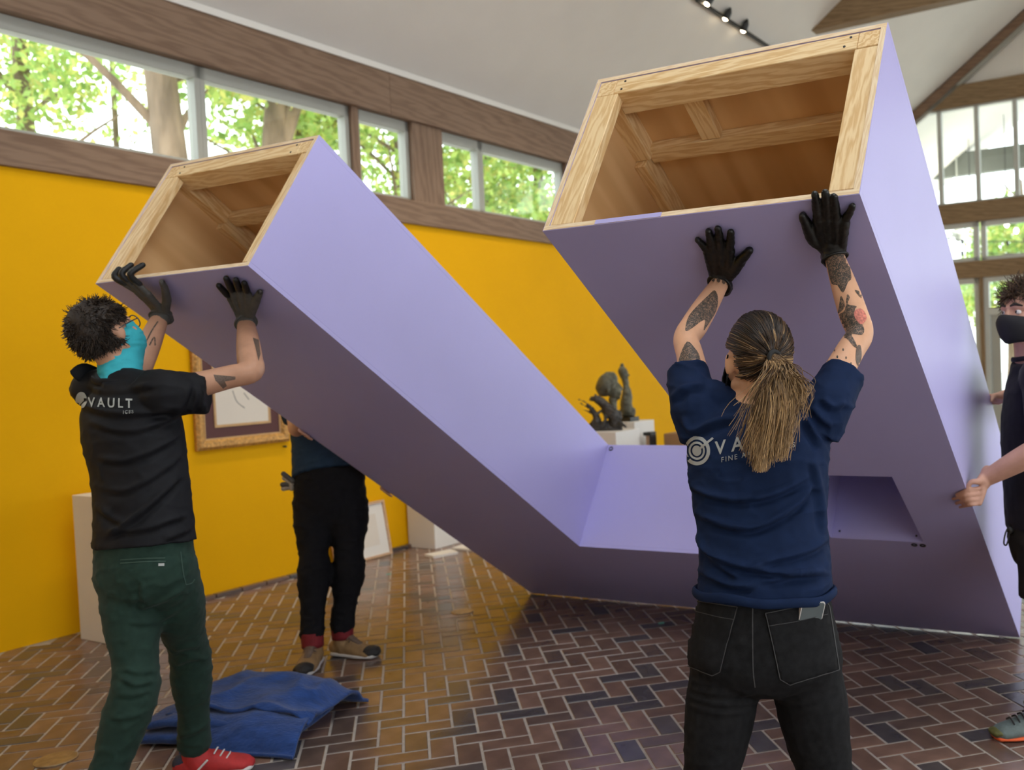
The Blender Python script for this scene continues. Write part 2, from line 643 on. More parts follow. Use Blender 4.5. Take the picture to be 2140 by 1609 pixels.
def ellipsoid(c, axes, radii, nu=20, nv=12):
    c = np.asarray(c, float)
    A = [nrm(a) for a in axes]
    V = [c + A[2] * radii[2]]
    for i in range(1, nv):
        ph = math.pi * i / nv
        for j in range(nu):
            t = 2 * math.pi * j / nu
            V.append(c + A[0] * radii[0] * math.sin(ph) * math.cos(t) + A[1] * radii[1] * math.sin(ph) * math.sin(t) + A[2] * radii[2] * math.cos(ph))
    V.append(c - A[2] * radii[2])
    F = []
    for j in range(nu):
        F.append((0, 1 + j, 1 + (j + 1) % nu))
    for i in range(nv - 2):
        a, b = 1 + i * nu, 1 + (i + 1) * nu
        for j in range(nu):
            k = (j + 1) % nu
            F.append((a + j, b + j, b + k, a + k))
    e = len(V) - 1
    a = 1 + (nv - 2) * nu
    for j in range(nu):
        F.append((a + j, e, a + (j + 1) % nu))
    return np.array(V), F


def union(parts, voxel=.006, smooth=6, fac=.5):
    V, F = joinvf(parts)
    me = mesh_from(V, F)
    fixnormals(me)
    o = bpy.data.objects.new('tmp', me)
    COL.objects.link(o)
    md = o.modifiers.new('r', 'REMESH')
    md.mode = 'VOXEL'
    md.voxel_size = voxel
    if smooth:
        ms = o.modifiers.new('s', 'SMOOTH')
        ms.factor = fac
        ms.iterations = smooth
    dg = bpy.context.evaluated_depsgraph_get()
    ev = o.evaluated_get(dg)
    m2 = bpy.data.meshes.new_from_object(ev)
    nv = len(m2.vertices)
    co = np.empty(nv * 3)
    m2.vertices.foreach_get('co', co)
    no = np.empty(nv * 3)
    m2.vertices.foreach_get('normal', no)
    Fo = [tuple(p.vertices) for p in m2.polygons]
    bpy.data.objects.remove(o, do_unlink=True)
    bpy.data.meshes.remove(me)
    bpy.data.meshes.remove(m2)
    return co.reshape(-1, 3), Fo, no.reshape(-1, 3)


def bvh_of(V, F):
    return BVHTree.FromPolygons([Vector(v) for v in V], F)


def camray(bvh, x, y):
    d = Vector(nrm(ray(x, y)))
    loc, nor, idx, dist = bvh.ray_cast(Vector(CAM), d)
    return loc, nor


def decal(name, loops, bvh, off, mat, parent, step=4.0, thick=0.0, holes=False, kind=None, soft=False):
    """fill outlines (given in photograph pixels) and lay them on a surface found by a ray"""
    verts, edges = [], []
    for lp in loops:
        n0 = len(verts)
        pts = []
        for i in range(len(lp)):
            a, b = np.array(lp[i], float), np.array(lp[(i + 1) % len(lp)], float)
            k = max(1, int(np.linalg.norm(b - a) / step))
            for t in range(k):
                pts.append(a + (b - a) * t / k)
        for p in pts:
            verts.append(Vector((p[0], p[1])))
        m = len(pts)
        for i in range(m):
            edges.append((n0 + i, n0 + (i + 1) % m))
    allp = np.array([tuple(v) for v in verts])
    mn, mx = allp.min(0), allp.max(0)
    xs = np.arange(mn[0] + step * .5, mx[0], step)
    ys = np.arange(mn[1] + step * .5, mx[1], step)
    if len(xs) * len(ys) < 6000:
        for x in xs:
            for y in ys:
                if np.min((allp[:, 0] - x) ** 2 + (allp[:, 1] - y) ** 2) > (step * .45) ** 2:
                    verts.append(Vector((x, y)))
    r = geometry.delaunay_2d_cdt(verts, edges, [], 0 if holes else 1, 1e-4)
    ov, of = r[0], r[2]
    if holes:
        segs = []
        for lp in loops:
            A_ = np.array(lp, float)
            segs.append(np.concatenate([A_, np.roll(A_, -1, 0)], 1))
        segs = np.concatenate(segs)

        def odd(cx, cy):
            y0, y1 = segs[:, 1], segs[:, 3]
            m_ = (y0 > cy) != (y1 > cy)
            q_ = segs[m_]
            xi = q_[:, 0] + (cy - q_[:, 1]) / (q_[:, 3] - q_[:, 1]) * (q_[:, 2] - q_[:, 0])
            return int((xi > cx).sum()) % 2 == 1
        of = [f for f in of if odd(sum(ov[i].x for i in f) / len(f), sum(ov[i].y for i in f) / len(f) + 1e-5)]
    P, ok = [], []
    for v in ov:
        loc, nor = camray(bvh, v.x, v.y)
        if loc is None:
            P.append((0, 0, 0))
            ok.append(False)
        else:
            if nor.dot(Vector(ray(v.x, v.y))) > 0:
                nor = -nor
            P.append(tuple(loc + nor * off))
            ok.append(True)
    F = [tuple(f) for f in of if all(ok[i] for i in f)]
    F = [f for f in F if max(np.linalg.norm(np.array(P[f[i]]) - np.array(P[f[i - 1]])) for i in range(len(f))) < .06]
    if not F:
        return None
    used = sorted(set(i for f in F for i in f))
    mp = {u: i for i, u in enumerate(used)}
    o = mk(name, [P[u] for u in used], [tuple(mp[i] for i in f) for f in F], mat, parent, smooth=True)
    if thick:
        md = o.modifiers.new('solid', 'SOLIDIFY')
        md.thickness = thick
        md.offset = 0
    return o


def smoothcurve(pts, sub=6, closed=True):
    P = [np.array(p, float) for p in pts]
    if closed:
        Q = [P[-1]] + P + [P[0], P[1]]
        C = catmull(Q, sub)
        return C[sub:-sub - 0][:len(P) * sub]
    return catmull(P, sub)



# ================================================================== the room
U = 0.1016
TY, OU, OV = 0.26966366, -0.81416621, -45.6519686
CU = np.array([math.cos(TY), math.sin(TY), 0.0])
CV = np.array([math.sin(TY), -math.cos(TY), 0.0])

V, F = boxvf(-.2, 12.8, -6.6, 16.1, -.25, -.0028)
floor = struct('floor', V, F, M['mortar'])


def brick_mesh(mat, L, W, h=.03, ch=.0022):
    V = []
    for (i, z) in ((0, -h), (0, -ch), (ch, 0)):
        V += [(-L / 2 + i, -W / 2 + i, z), (L / 2 - i, -W / 2 + i, z), (L / 2 - i, W / 2 - i, z), (-L / 2 + i, W / 2 - i, z)]
    F = [(8, 9, 10, 11)]
    for a in (0, 4):
        for j in range(4):
            k = (j + 1) % 4
            F.append((a + j, a + k, a + 4 + k, a + 4 + j))
    return V, F


JT = .0105
BV, BF = brick_mesh(None, 2 * U - JT, U - JT)
BMESH = []
for m in BR:
    me = mesh_from(BV, BF, m)
    me.name = 'brick'
    BMESH.append(me)


def project(P):
    d = np.asarray(P) - CAM
    z = d @ FW
    return CXP + FPX * (d @ RT) / z, CYP - FPX * (d @ UP) / z, z


bricks = []
for k in range(-75, 130):
    for q in range(-40, 25):
        for kind in (0, 1):
            if kind == 0:
                u, v, ang = k + 1.0, k + 4 * q + .5, 0
            else:
                u, v, ang = k + .5, k + 4 * q + 2.0, 1
            c = (u + OU) * U * CU + (v + OV) * U * CV
            s = c @ WN - W0
            d = c @ WD
            if s < .03 or s > 9.5 or d < -.6 or d > 15.7 or c[1] < 1.0:
                continue
            x, y, z = project(c)
            if z < .6 or x < -500 or x > 2700:
                continue
            inside = (-15 < x < 2155) and (y < 1640)
            area = 1.0 / z ** 3 if inside else 0
            bricks.append((area, c, ang, hash((k * 7919 + q * 104729 + kind * 31)) & 0xffff))
bricks.sort(key=lambda t: -t[0])
HAND = [0, 0, 0, 1, 1, 2, 2, 3, 3, 5, 5, 4, 6, 0, 2]
rb = random.Random(3)
restV, restF, restM = [], [], []
for i, (area, c, ang, hs) in enumerate(bricks):
    mi = rb.choice(HAND)
    a = TY + (math.pi / 2 if ang else 0) + (math.pi if rb.random() < .5 else 0) + rb.uniform(-.003, .003)
    dz = rb.uniform(-.0009, .0006)
    if i < 296 and area > 0:
        o = bpy.data.objects.new('brick', BMESH[mi])
        COL.objects.link(o)
        o.parent = floor
        o.matrix_local = ROOM.inverted() @ (Matrix.Translation((c[0], c[1], dz)) @ Matrix.Rotation(a, 4, 'Z'))
    else:
        n = len(restV)
        ca, sa = math.cos(a), math.sin(a)
        for v in BV:
            restV.append((c[0] + ca * v[0] - sa * v[1], c[1] + sa * v[0] + ca * v[1], v[2] + dz))
        restF += [tuple(j + n for j in f) for f in BF]
        restM += [mi] * len(BF)
me = mesh_from(restV, restF, None, False, BR, restM)
me.name = 'brick_paving'
o = bpy.data.objects.new('brick_paving', me)
COL.objects.link(o)
o.parent = floor
o.matrix_local = ROOM.inverted()
o['kind'] = 'stuff'

# yellow wall
V, F = boxvf(-.16, 0, -6.6, 16.0, 0, 2.82)
wall_left = struct('wall_left', V, F, M['yellow'])
V, F = boxvf(0, .014, 3.9, 15.8, 0, .006)
bb = struct('baseboard_left', V, F, M['mortar'])
d = 3.9
while d < 9.0:
    rbox('base_tile', .0, .05, d + .004, d + .199, 0, .028, rb.choice(BR), bb, bevel=.002)
    d += .203
# wood band, fascia, posts
rbox('trim_1', -.16, .035, -6.6, 16.0, 2.82, 3.03, M['fascia'], bevel=.004)
for i, (a, b) in enumerate([(-6.6, 0.4), (0.4, 5.98), (5.98, 11.2), (11.2, 16.0)]):
    rbox('trim_2', -.16, .045, a + .001, b - .001, 3.73, 4.13, M['fascia'], bevel=.003)
POSTS = [(-6.6, -1.6), (5.584, 5.656), (6.253, 6.632), (8.56, 8.93), (11.5, 11.85), (14.6, 16.0)]
for a, b in POSTS:
    rbox('trim_3', -.15, .0 if b - a < .1 else .012, a, b, 3.03, 3.73, M['fascia'], bevel=.003)
V, F = boxvf(.045, .06, -6.6, 15.9, 4.085, 4.135)
struct('trim_4', V, F, M['white'])


def window(n, s0, s1, d0, d1, z0, z1, fb, mat, along='d', top=None, parent_pane=True):
    """a frame of four bars and its pane"""
    top = top or fb
    if along == 'd':
        parts = [boxvf(s0, s1, d0, d1, z1 - top, z1), boxvf(s0, s1, d0, d1, z0, z0 + fb * .8), boxvf(s0, s1, d0, d0 + fb, z0, z1), boxvf(s0, s1, d1 - fb, d1, z0, z1)]
        sm = (s0 + s1) / 2
        pv, pf = boxvf(sm - .004, sm + .004, d0 + fb, d1 - fb, z0 + fb * .8, z1 - top)
    else:
        parts = [boxvf(d0, d1, s0, s1, z1 - top, z1), boxvf(d0, d1, s0, s1, z0, z0 + fb * .8), boxvf(d0, d0 + fb, s0, s1, z0, z1), boxvf(d1 - fb, d1, s0, s1, z0, z1)]
        sm = (s0 + s1) / 2
        pv, pf = boxvf(d0 + fb, d1 - fb, sm - .004, sm + .004, z0 + fb * .8, z1 - top)
    V, F = joinvf(parts)
    w = struct('window_%d' % n, V, F, mat, bevel=.003)
    pa = struct('pane', pv, pf, M['glass'], parent=w)
    return w


n = 1
for a, b in [(-1.6, 1.3), (1.3, 4.252), (4.252, 5.584), (5.656, 6.253), (6.632, 7.204), (7.204, 8.56), (8.93, 11.5), (11.85, 14.6)]:
    window(n, -.13, -.035, a, b, 3.03, 3.73, .04, M['frame'], top=.09)
    n += 1

# ceiling: two slopes and a ridge; unseen opening added for light from above
zr = HC + SLOPE * RIDGE
zc = lambda s_: HC + SLOPE * min(s_, 2 * RIDGE - s_)
full = [(-.17, zc(-.17)), (RIDGE, zr), (2 * RIDGE + .17, zc(-.17)), (2 * RIDGE + .17, zc(-.17) + .3), (RIDGE, zr + .3), (-.17, zc(-.17) + .3)]
lh_ = [(-.17, zc(-.17)), (4.9, zc(4.9)), (4.9, zc(4.9) + .3), (-.17, zc(-.17) + .3)]
rh_ = [(2 * RIDGE + .17, zc(-.17)), (8.1, zc(8.1)), (8.1, zc(8.1) + .3), (2 * RIDGE + .17, zc(-.17) + .3)]
for poly, da, db in ((full, -6.9, -3.0), (lh_, -3.0, 4.8), (rh_, -3.0, 4.8), (full, 4.8, 20.6)):
    V, F = prism(poly, da, db, (0, 2, 1))
    struct('ceiling', V, F, M['white'])


def tie_beam(name, d0, d1, z0, z1, mat):
    sa, sb = (z0 - HC) / SLOPE, (z1 - HC) / SLOPE
    sa, sb = max(sa, .05), max(sb, .05)
    poly = [(sa, z0), (2 * RIDGE - sa, z0), (2 * RIDGE - sb, z1), (sb, z1)]
    # local x along s for the grain
    V, F = prism(poly, d0, d1, (0, 2, 1))
    return struct(name, V, F, mat)


tie_beam('trim_5', 11.14, 11.32, 5.49, 5.98, M['beam'])
tie_beam('trim_5', 6.40, 6.58, 5.49, 5.98, M['beam'])
# glazed end wall
EB = [(2.66, 2.93), (3.56, 3.88)]
for z0, z1 in EB:
    rbox('trim_6', 0, 2 * RIDGE, 15.80, 16.0, z0, z1, M['beam'], bevel=.004)
tie_beam('trim_7', 15.80, 16.0, 5.43, 5.77, M['beam'])
poly = [((5.77 - HC) / SLOPE, 5.77), (2 * RIDGE - (5.77 - HC) / SLOPE, 5.77), (RIDGE, zr)]
V, F = prism(poly, 15.9, 16.0, (0, 2, 1))
struct('wall_far', V, F, M['white'])
# rafters against the slope
for sgn in (0, 1):
    a = np.array([.02, HC - .02])
    b = np.array([RIDGE, zr - .02])
    off = np.array([SLOPE, -1.0])
    off = off / np.linalg.norm(off)
    for nm, o0, o1, d0, d1, mt in (('trim_8', 0, .13, 15.76, 15.9, M['fascia']), ('trim_9', .13, .19, 15.8, 15.88, M['frame'])):
        pl = [a + off * o0, b + off * o0, b + off * o1, a + off * o1]
        pl = [(p[0] if not sgn else 2 * RIDGE - p[0], p[1]) for p in pl]
        V, F = prism(pl, d0, d1, (0, 2, 1))
        struct(nm, V, F, mt)
poly = [(0, 3.88), (1.72, 3.88), (1.72, HC + 1.72 * SLOPE), (0, HC)]
V, F = prism(poly, 15.9, 15.98, (0, 2, 1))
struct('wall_far', V, F, M['white'])
s = 1.72
while s < 10.8:
    window(n, 15.84, 15.96, s, s + .59, 3.88, 5.43, .035, M['framelight'], along='s')
    n += 1
    s += .59
for a, b in [(.0, 1.45), (1.45, 2.88), (2.92, 4.35), (4.39, 5.8), (5.84, 7.3), (7.34, 8.8), (8.84, 10.3), (10.3, 12.6)]:
    window(n, 15.84, 15.96, a, b, 2.93, 3.56, .08, M['framelight'], along='s')
    n += 1
for a, b in [(.0, 1.45), (1.45, 2.88), (4.39, 5.8), (5.84, 7.3), (7.34, 8.8), (8.84, 10.3), (10.3, 12.6)]:
    window(n, 15.84, 15.96, a, b, 0, 2.66, .09, M['framelight'], along='s')
    n += 1
rbox('trim_10', 2.88, 2.94, 15.8, 16.0, 0, 2.66, M['beam'])
# door with transom
V, F = joinvf([boxvf(2.94, 3.02, 15.84, 15.96, 0, 2.66), boxvf(4.3, 4.39, 15.84, 15.96, 0, 2.66), boxvf(3.02, 4.3, 15.84, 15.96, 2.58, 2.66), boxvf(3.02, 4.3, 15.84, 15.96, 2.05, 2.16)])
dr = struct('door_1', V, F, M['framelight'])
V, F = joinvf([boxvf(3.03, 3.17, 15.87, 15.93, 0, 2.05), boxvf(4.15, 4.29, 15.87, 15.93, 0, 2.05), boxvf(3.17, 4.15, 15.87, 15.93, 1.93, 2.05), boxvf(3.17, 4.15, 15.87, 15.93, 0, .25)])
struct('door_leaf', V, F, M['frame'], parent=dr)
V, F = boxvf(3.17, 4.15, 15.895, 15.905, .25, 1.93)
struct('pane', V, F, M['glass'], parent=dr)
V, F = boxvf(3.02, 4.3, 15.895, 15.905, 2.16, 2.58)
struct('pane', V, F, M['glass'], parent=dr)

# the side of the room behind the photographer: tall windows between posts
def open_wall(name, along, pos, a0, a1, z0, z1, bays, post):
    parts = []
    if along == 'd':
        parts.append(boxvf(pos, pos + .16, a0, a1, 0, z0))
        parts.append(boxvf(pos, pos + .16, a0, a1, z1, 4.4))
    else:
        parts.append(boxvf(a0, a1, pos - .16, pos, 0, z0))
        parts.append(boxvf(a0, a1, pos - .16, pos, z1, 4.4))
    w = (a1 - a0) / bays
    for i in range(bays + 1):
        c = a0 + i * w
        if along == 'd':
            parts.append(boxvf(pos, pos + .16, c - post / 2, c + post / 2, z0, z1))
        else:
            parts.append(boxvf(c - post / 2, c + post / 2, pos - .16, pos, z0, z1))
    V, F = joinvf(parts)
    return struct(name, V, F, M['white'])


open_wall('wall_right', 'd', 2 * RIDGE, -6.6, 16.0, .8, 3.95, 9, .3)
V, F = boxvf(0, 2 * RIDGE, -6.76, -6.6, 0, 2.66)
struct('wall_back', V, F, M['fascia'])
poly = [(0, 2.66), (2 * RIDGE, 2.66), (2 * RIDGE, HC), (RIDGE, zr), (0, HC)]
V, F = prism(poly, -6.76, -6.6, (0, 2, 1))
struct('wall_back', V, F, M['white'])
# ground outside
V, F = boxvf(-40, 60, -40, 70, -.6, -.3)
struct('ground', V, F, M['pave'])

# ================================================================== the purple sculpture
SA = np.array([-0.98225325, 6.33957016, 0.004])
EX = np.array([0.89139586, -0.45322557, 0.0])
EY = np.array([-0.37536484, -0.73826078, 0.56042151])
EB_ = np.array([0.25399736, 0.49955741, 0.82820754])
SD, SH, SW = 0.644, 3.437, 3.108
PT = .018


def SP(x, y, w):
    return SA + EX * x + EY * y + EB_ * w


SM = Matrix(((EX[0], EY[0], -EB_[0], SA[0]), (EX[1], EY[1], -EB_[1], SA[1]), (EX[2], EY[2], -EB_[2], SA[2]), (0, 0, 0, 1)))
sculpture = thing('letter_sculpture', 'huge lavender U-shaped plywood sculpture being tipped upright on its lower edge', 'sculpture', SA)


def sbox(name, x0, x1, y0, y1, w0, w1, mat, parent=None, bevel=0.0):
    parent = parent or sculpture
    c = [(x0 + x1) / 2, (y0 + y1) / 2, -(w0 + w1) / 2]
    h = np.array([x1 - x0, y1 - y0, w1 - w0]) / 2
    ax = int(np.argmax(h))
    perm = [ax, (ax + 1) % 3, (ax + 2) % 3]
    V, F = boxvf(-h[perm[0]], h[perm[0]], -h[perm[1]], h[perm[1]], -h[perm[2]], h[perm[2]])
    Rm = np.zeros((4, 4))
    for i, p in enumerate(perm):
        Rm[p, i] = 1
    Rm[3, 3] = 1
    Rm[:3, 3] = c
    return mkM(name, V, F, mat, SM @ Matrix(Rm.tolist()), parent, bevel=bevel)


def gridpanel(name, xc, yc, inside, w0, w1, mat):
    nx, ny = len(xc), len(yc)
    V = []
    for w in (w0, w1):
        for y in yc:
            for x in xc:
                V.append(SP(x, y, w))
    N = nx * ny
    cell = lambda i, j: 0 <= i < nx - 1 and 0 <= j < ny - 1 and inside((xc[i] + xc[i + 1]) / 2, (yc[j] + yc[j + 1]) / 2)
    F = []
    for j in range(ny - 1):
        for i in range(nx - 1):
            if not cell(i, j):
                continue
            a, b, c, d = j * nx + i, j * nx + i + 1, (j + 1) * nx + i + 1, (j + 1) * nx + i
            F.append((a, b, c, d))
            F.append((d + N, c + N, b + N, a + N))
            for (di, dj, p, q) in ((0, -1, a, b), (1, 0, b, c), (0, 1, c, d), (-1, 0, d, a)):
                if not cell(i + di, j + dj):
                    F.append((q, p, p + N, q + N))
    o = mk(name, V, F, mat, sculpture)
    fixnormals(o.data)
    return o


LX, RX, VY0 = .885, 2.15, .91
HX0, HX1, HY0, HY1 = 2.42, 2.842, 1.215, 1.856
isU = lambda x, y: (y < VY0) or x < LX or x > RX
gridpanel('front_panel', [0, LX, RX, HX0, HX1, SW], [0, VY0, HY0, HY1, SH], lambda x, y: isU(x, y) and not (HX0 < x < HX1 and HY0 < y < HY1), 0, PT, M['lav'])
gridpanel('back_panel', [0, LX, RX, SW], [0, VY0, SH], isU, SD - PT, SD, M['lav'])
g = .0004
sbox('side_panel', 0, PT, 0, SH, PT + g, SD - PT - g, M['lav'])
sbox('side_panel', LX - PT, LX, VY0 - PT, SH, PT + g, SD - PT - g, M['lav'])
sbox('side_panel', RX, RX + PT, VY0 - PT, SH, PT + g, SD - PT - g, M['lav'])
sbox('side_panel', SW - PT, SW, 0, SH, PT + g, SD - PT - g, M['lav'])
sbox('valley_panel', LX - PT, RX + PT, VY0 - PT, VY0, PT + g, SD - PT - g, M['lav'])
sbox('bottom_panel', PT, SW - PT, 0, PT, PT + g, SD - PT - g, M['lav'])
# inner linings of bare plywood, seen through the open ends
for (x0, x1) in ((PT, LX - PT), (RX + PT, SW - PT)):
    e = .002
    sbox('plywood_lining', x0, x1, 1.0 if x0 < 1 else HY1 + .02, SH - .004, PT, PT + e, M['ply'])
    sbox('plywood_lining', x0, x1, 1.0, SH - .004, SD - PT - e, SD - PT, M['ply'])
    sbox('plywood_lining', x0, x0 + e, 1.0, SH - .004, PT + e, SD - PT - e, M['ply'])
    sbox('plywood_lining', x1 - e, x1, 1.0, SH - .004, PT + e, SD - PT - e, M['ply'])
# raw edges of the sheets at the open ends
for (x0, x1) in ((0, LX), (RX, SW)):
    e = .0012
    sbox('plywood_edge', x0 + .002, x1 - .002, SH, SH + e, .002, PT, M['plyedge'])
    sbox('plywood_edge', x0 + .002, x1 - .002, SH, SH + e, SD - PT, SD - .002, M['plyedge'])
    sbox('plywood_edge', x0 + .002, x0 + PT, SH, SH + e, PT, SD - PT, M['plyedge'])
    sbox('plywood_edge', x1 - PT, x1 - .002, SH, SH + e, PT, SD - PT, M['plyedge'])
sbox('paint_stripe', 2.33, 2.545, SH + .0012, SH + .0022, .002, PT, M['lav'])
# lumber round the open ends
for (x0, x1, lw, rw, bat, sh) in ((PT, LX - PT, .085, .034, (PT + .045, 3.115), None), (RX + PT, SW - PT, .082, .068, (RX + PT + .045, 3.13), 2.462)):
    b0 = .558
    sbox('lumber', x0, x0 + lw, SH - .038, SH - .001, PT + .002, b0, M['pine'], bevel=.002)
    sbox('lumber', x1 - rw, x1, SH - .045, SH - .003, PT + .006, b0, M['pine'], bevel=.002)
    sbox('corner_block', x0, x0 + .062, SH - .30, SH - .001, b0 + .001, SD - PT - .002, M['pine'], bevel=.002)
    sbox('corner_block', x1 - .062, x1, SH - .30, SH - .001, b0 + .001, SD - PT - .002, M['pine'], bevel=.002)
    sbox('lumber', x0 + .063, x1 - .063, SH - .09, SH - .001, b0 + .001, SD - PT - .002, M['pine'], bevel=.002)
    sbox('corner_post', x0 + .002, x0 + .044, 1.4, SH - .302, .535, SD - PT - .002, M['pine'], bevel=.002)
    sbox('batten', bat[0] + .002, x1 - .003, bat[1] - .034, bat[1] + .030, SD - PT - .042, SD - PT - .002, M['pine'], bevel=.002)
    if sh:
        sbox('batten', sh - .034, sh + .034, bat[1] + .032, SH - .092, SD - PT - .040, SD - PT - .002, M['pine'], bevel=.002)
    for (sx, sw_) in ((x0 + .09, .575), (x0 + .095, .61), (x1 - .10, .575), (x1 - .085, .61)):
        V, F = loft([(SP(sx, SH - .001, sw_), .004, .004), (SP(sx, SH + .0005, sw_), .004, .004)], EX, 8, 1, cap='flat')
        mk('screw', V, F, M['metal'], sculpture)
# recess in the right leg
rd, rt_ = .46, .012
sbox('recess_panel', HX0 - rt_, HX1 + rt_, HY0 - rt_, HY0, PT, rd, M['lav'])
sbox('recess_panel', HX0 - rt_, HX1 + rt_, HY1, HY1 + rt_, PT, rd, M['lav'])
sbox('recess_panel', HX0 - rt_, HX0, HY0, HY1, PT, rd, M['lav'])
sbox('recess_panel', HX1, HX1 + rt_, HY0, HY1, PT, rd, M['lav'])
sbox('recess_panel', HX0 - rt_, HX1 + rt_, HY0 - rt_, HY1 + rt_, rd, rd + rt_, M['lav'])
for sx, sw_ in ((HX0 + .035, .035), (HX1 - .035, .03)):
    V, F = loft([(SP(sx, HY0, sw_), .005, .005), (SP(sx, HY0 + .002, sw_), .004, .004)], EX, 8, 1, cap='flat')
    mk('screw', V, F, M['blackmetal'], sculpture)


def torus(c, ax, r, q, n=16, m=6):
    ax = nrm(ax)
    a = nrm(np.cross(ax, [.2, .3, .9]))
    b = np.cross(ax, a)
    V, F = [], []
    for i in range(n):
        t = 2 * math.pi * i / n
        d = a * math.cos(t) + b * math.sin(t)
        for j in range(m):
            p = 2 * math.pi * j / m
            V.append(np.asarray(c) + d * (r + q * math.cos(p)) + ax * q * math.sin(p))
    for i in range(n):
        for j in range(m):
            F.append((i * m + j, ((i + 1) % n) * m + j, ((i + 1) % n) * m + (j + 1) % m, i * m + (j + 1) % m))
    return np.array(V), F


for x, y in ((2.795, 1.186), (2.832, 1.184)):
    V, F = torus(SP(x, y, -.002), EB_, .011, .0032)
    mk('bolt_ring', V, F, M['blackmetal'], sculpture, True)
V, F = torus(SP(.912, VY0 + .002, .618), EY, .011, .003)
mk('bolt_ring', V, F, M['metal'], sculpture, True)

# ================================================================== plinths
def plinth(label, s0, s1, d0, d1, h):
    V, F = boxvf(s0, s1, d0, d1, 0, h)
    Vw = [np.asarray(RP(*v)) for v in V]
    o = mk('plinth', Vw, F, M['plinth'])
    fixnormals(o.data)
    md = o.modifiers.new('bevel', 'BEVEL')
    md.width = .003
    tag(o, label, 'plinth', 'white gallery plinths')
    return o


plinth('tall white plinth behind the man in green trousers', .17, .54, 3.12, 3.48, .87)
plinth('white plinth by the yellow wall beyond the leaning print', .02, .33, 5.96, 6.30, .80)
PLA = plinth('front white plinth carrying the crouching bronze animal', 1.17, 1.52, 7.02, 7.42, .915)
PLB = plinth('rear white plinth carrying the tall slender bronze figure', 1.10, 1.42, 7.50, 7.86, .965)

# bronzes on the plinths
def statue(name, label, loc, parts, mat, vox, bump=.004, freq=30, base=None):
    t = thing(name, label, 'statue', loc)
    V, F, N = union(parts, vox, 4)
    V = V + N * (fbm(V * freq, 3, 5) * bump)[:, None]
    mk('figure', V, F, mat, t, True)
    if base:
        V, F = base
        mk('base', V, F, M['blackbase'], t)
    return t


def rboxw(s0, s1, d0, d1, z0, z1):
    V, F = boxvf(s0, s1, d0, d1, z0, z1)
    return [RP(*v) for v in V], F


def Q(x, y, dep):
    return PX(x, y, dep)


DS = 8.75
# tall slender figure on a black base
c0 = Q(1303, 874, DS)
zt = .965
b0 = RP(1.25, 7.66, zt)
dz = lambda y: (874 - y) * DS / FPX
pt = lambda x, y, o=0: b0 + RT * ((x - 1303) * DS / FPX) + np.array([0, 0, .0 + (869 - y) * DS / FPX]) + FW * o
statue('slender_bronze', 'tall slender bronze figure with a bun on a black base', b0, [
    loft([(pt(1303, 852), .045, .042), (pt(1300, 835), .06, .055), (pt(1303, 812), .05, .045), (pt(1302, 795), .032, .03), (pt(1300, 780), .033, .03), (pt(1297, 768), .045, .042), (pt(1295, 757), .042, .04), (pt(1295, 750), .016, .016)], RT, 16, 4),
    loft([(pt(1294, 856), .026, .026), (pt(1293, 845), .035, .03)], RT, 12, 3),
    loft([(pt(1313, 856), .026, .026), (pt(1312, 845), .035, .03)], RT, 12, 3),
    ellipsoid(pt(1295, 747), (RT, FW, UP), (.018, .018, .015)),
    loft([(pt(1303, 771), .012, .012), (pt(1309, 769), .009, .009)], UP, 8, 2),
], M['bronze'], .007, base=rboxw(1.175, 1.325, 7.58, 7.74, zt, zt + .04))
# large bald head on a neck, standing on the front plinth's rear half
hb = RP(1.32, 7.33, .918)
ht = lambda x, y, o=0: hb + RT * ((x - 1275) * 8.55 / FPX) + np.array([0, 0, (893 - y) * 8.55 / FPX]) + FW * o
statue('bronze_bust', 'bald bronze head on a long neck beside the slender figure', hb, [
    loft([(ht(1277, 881), .04, .04), (ht(1272, 868), .035, .035), (ht(1272, 845), .034, .034), (ht(1271, 830), .04, .04)], RT, 14, 4),
    ellipsoid(ht(1260, 797), (nrm(RT * .75 + UP * -.5), FW, nrm(UP * .75 + RT * .5)), (.092, .085, .125)),
    ellipsoid(ht(1276, 812), (RT, FW, UP), (.066, .062, .075)),
    loft([(ht(1283, 796), .016, .016), (ht(1291, 808), .018, .016)], FW, 8, 2),
    loft([(ht(1284, 818), .014, .02), (ht(1288, 818), .010, .016)], FW, 8, 2),
    ellipsoid(ht(1282, 826), (RT, FW, UP), (.028, .028, .022)),
    ellipsoid(ht(1264, 812, -.075), (RT, FW, UP), (.016, .014, .026)),
], M['bronze'], .008)
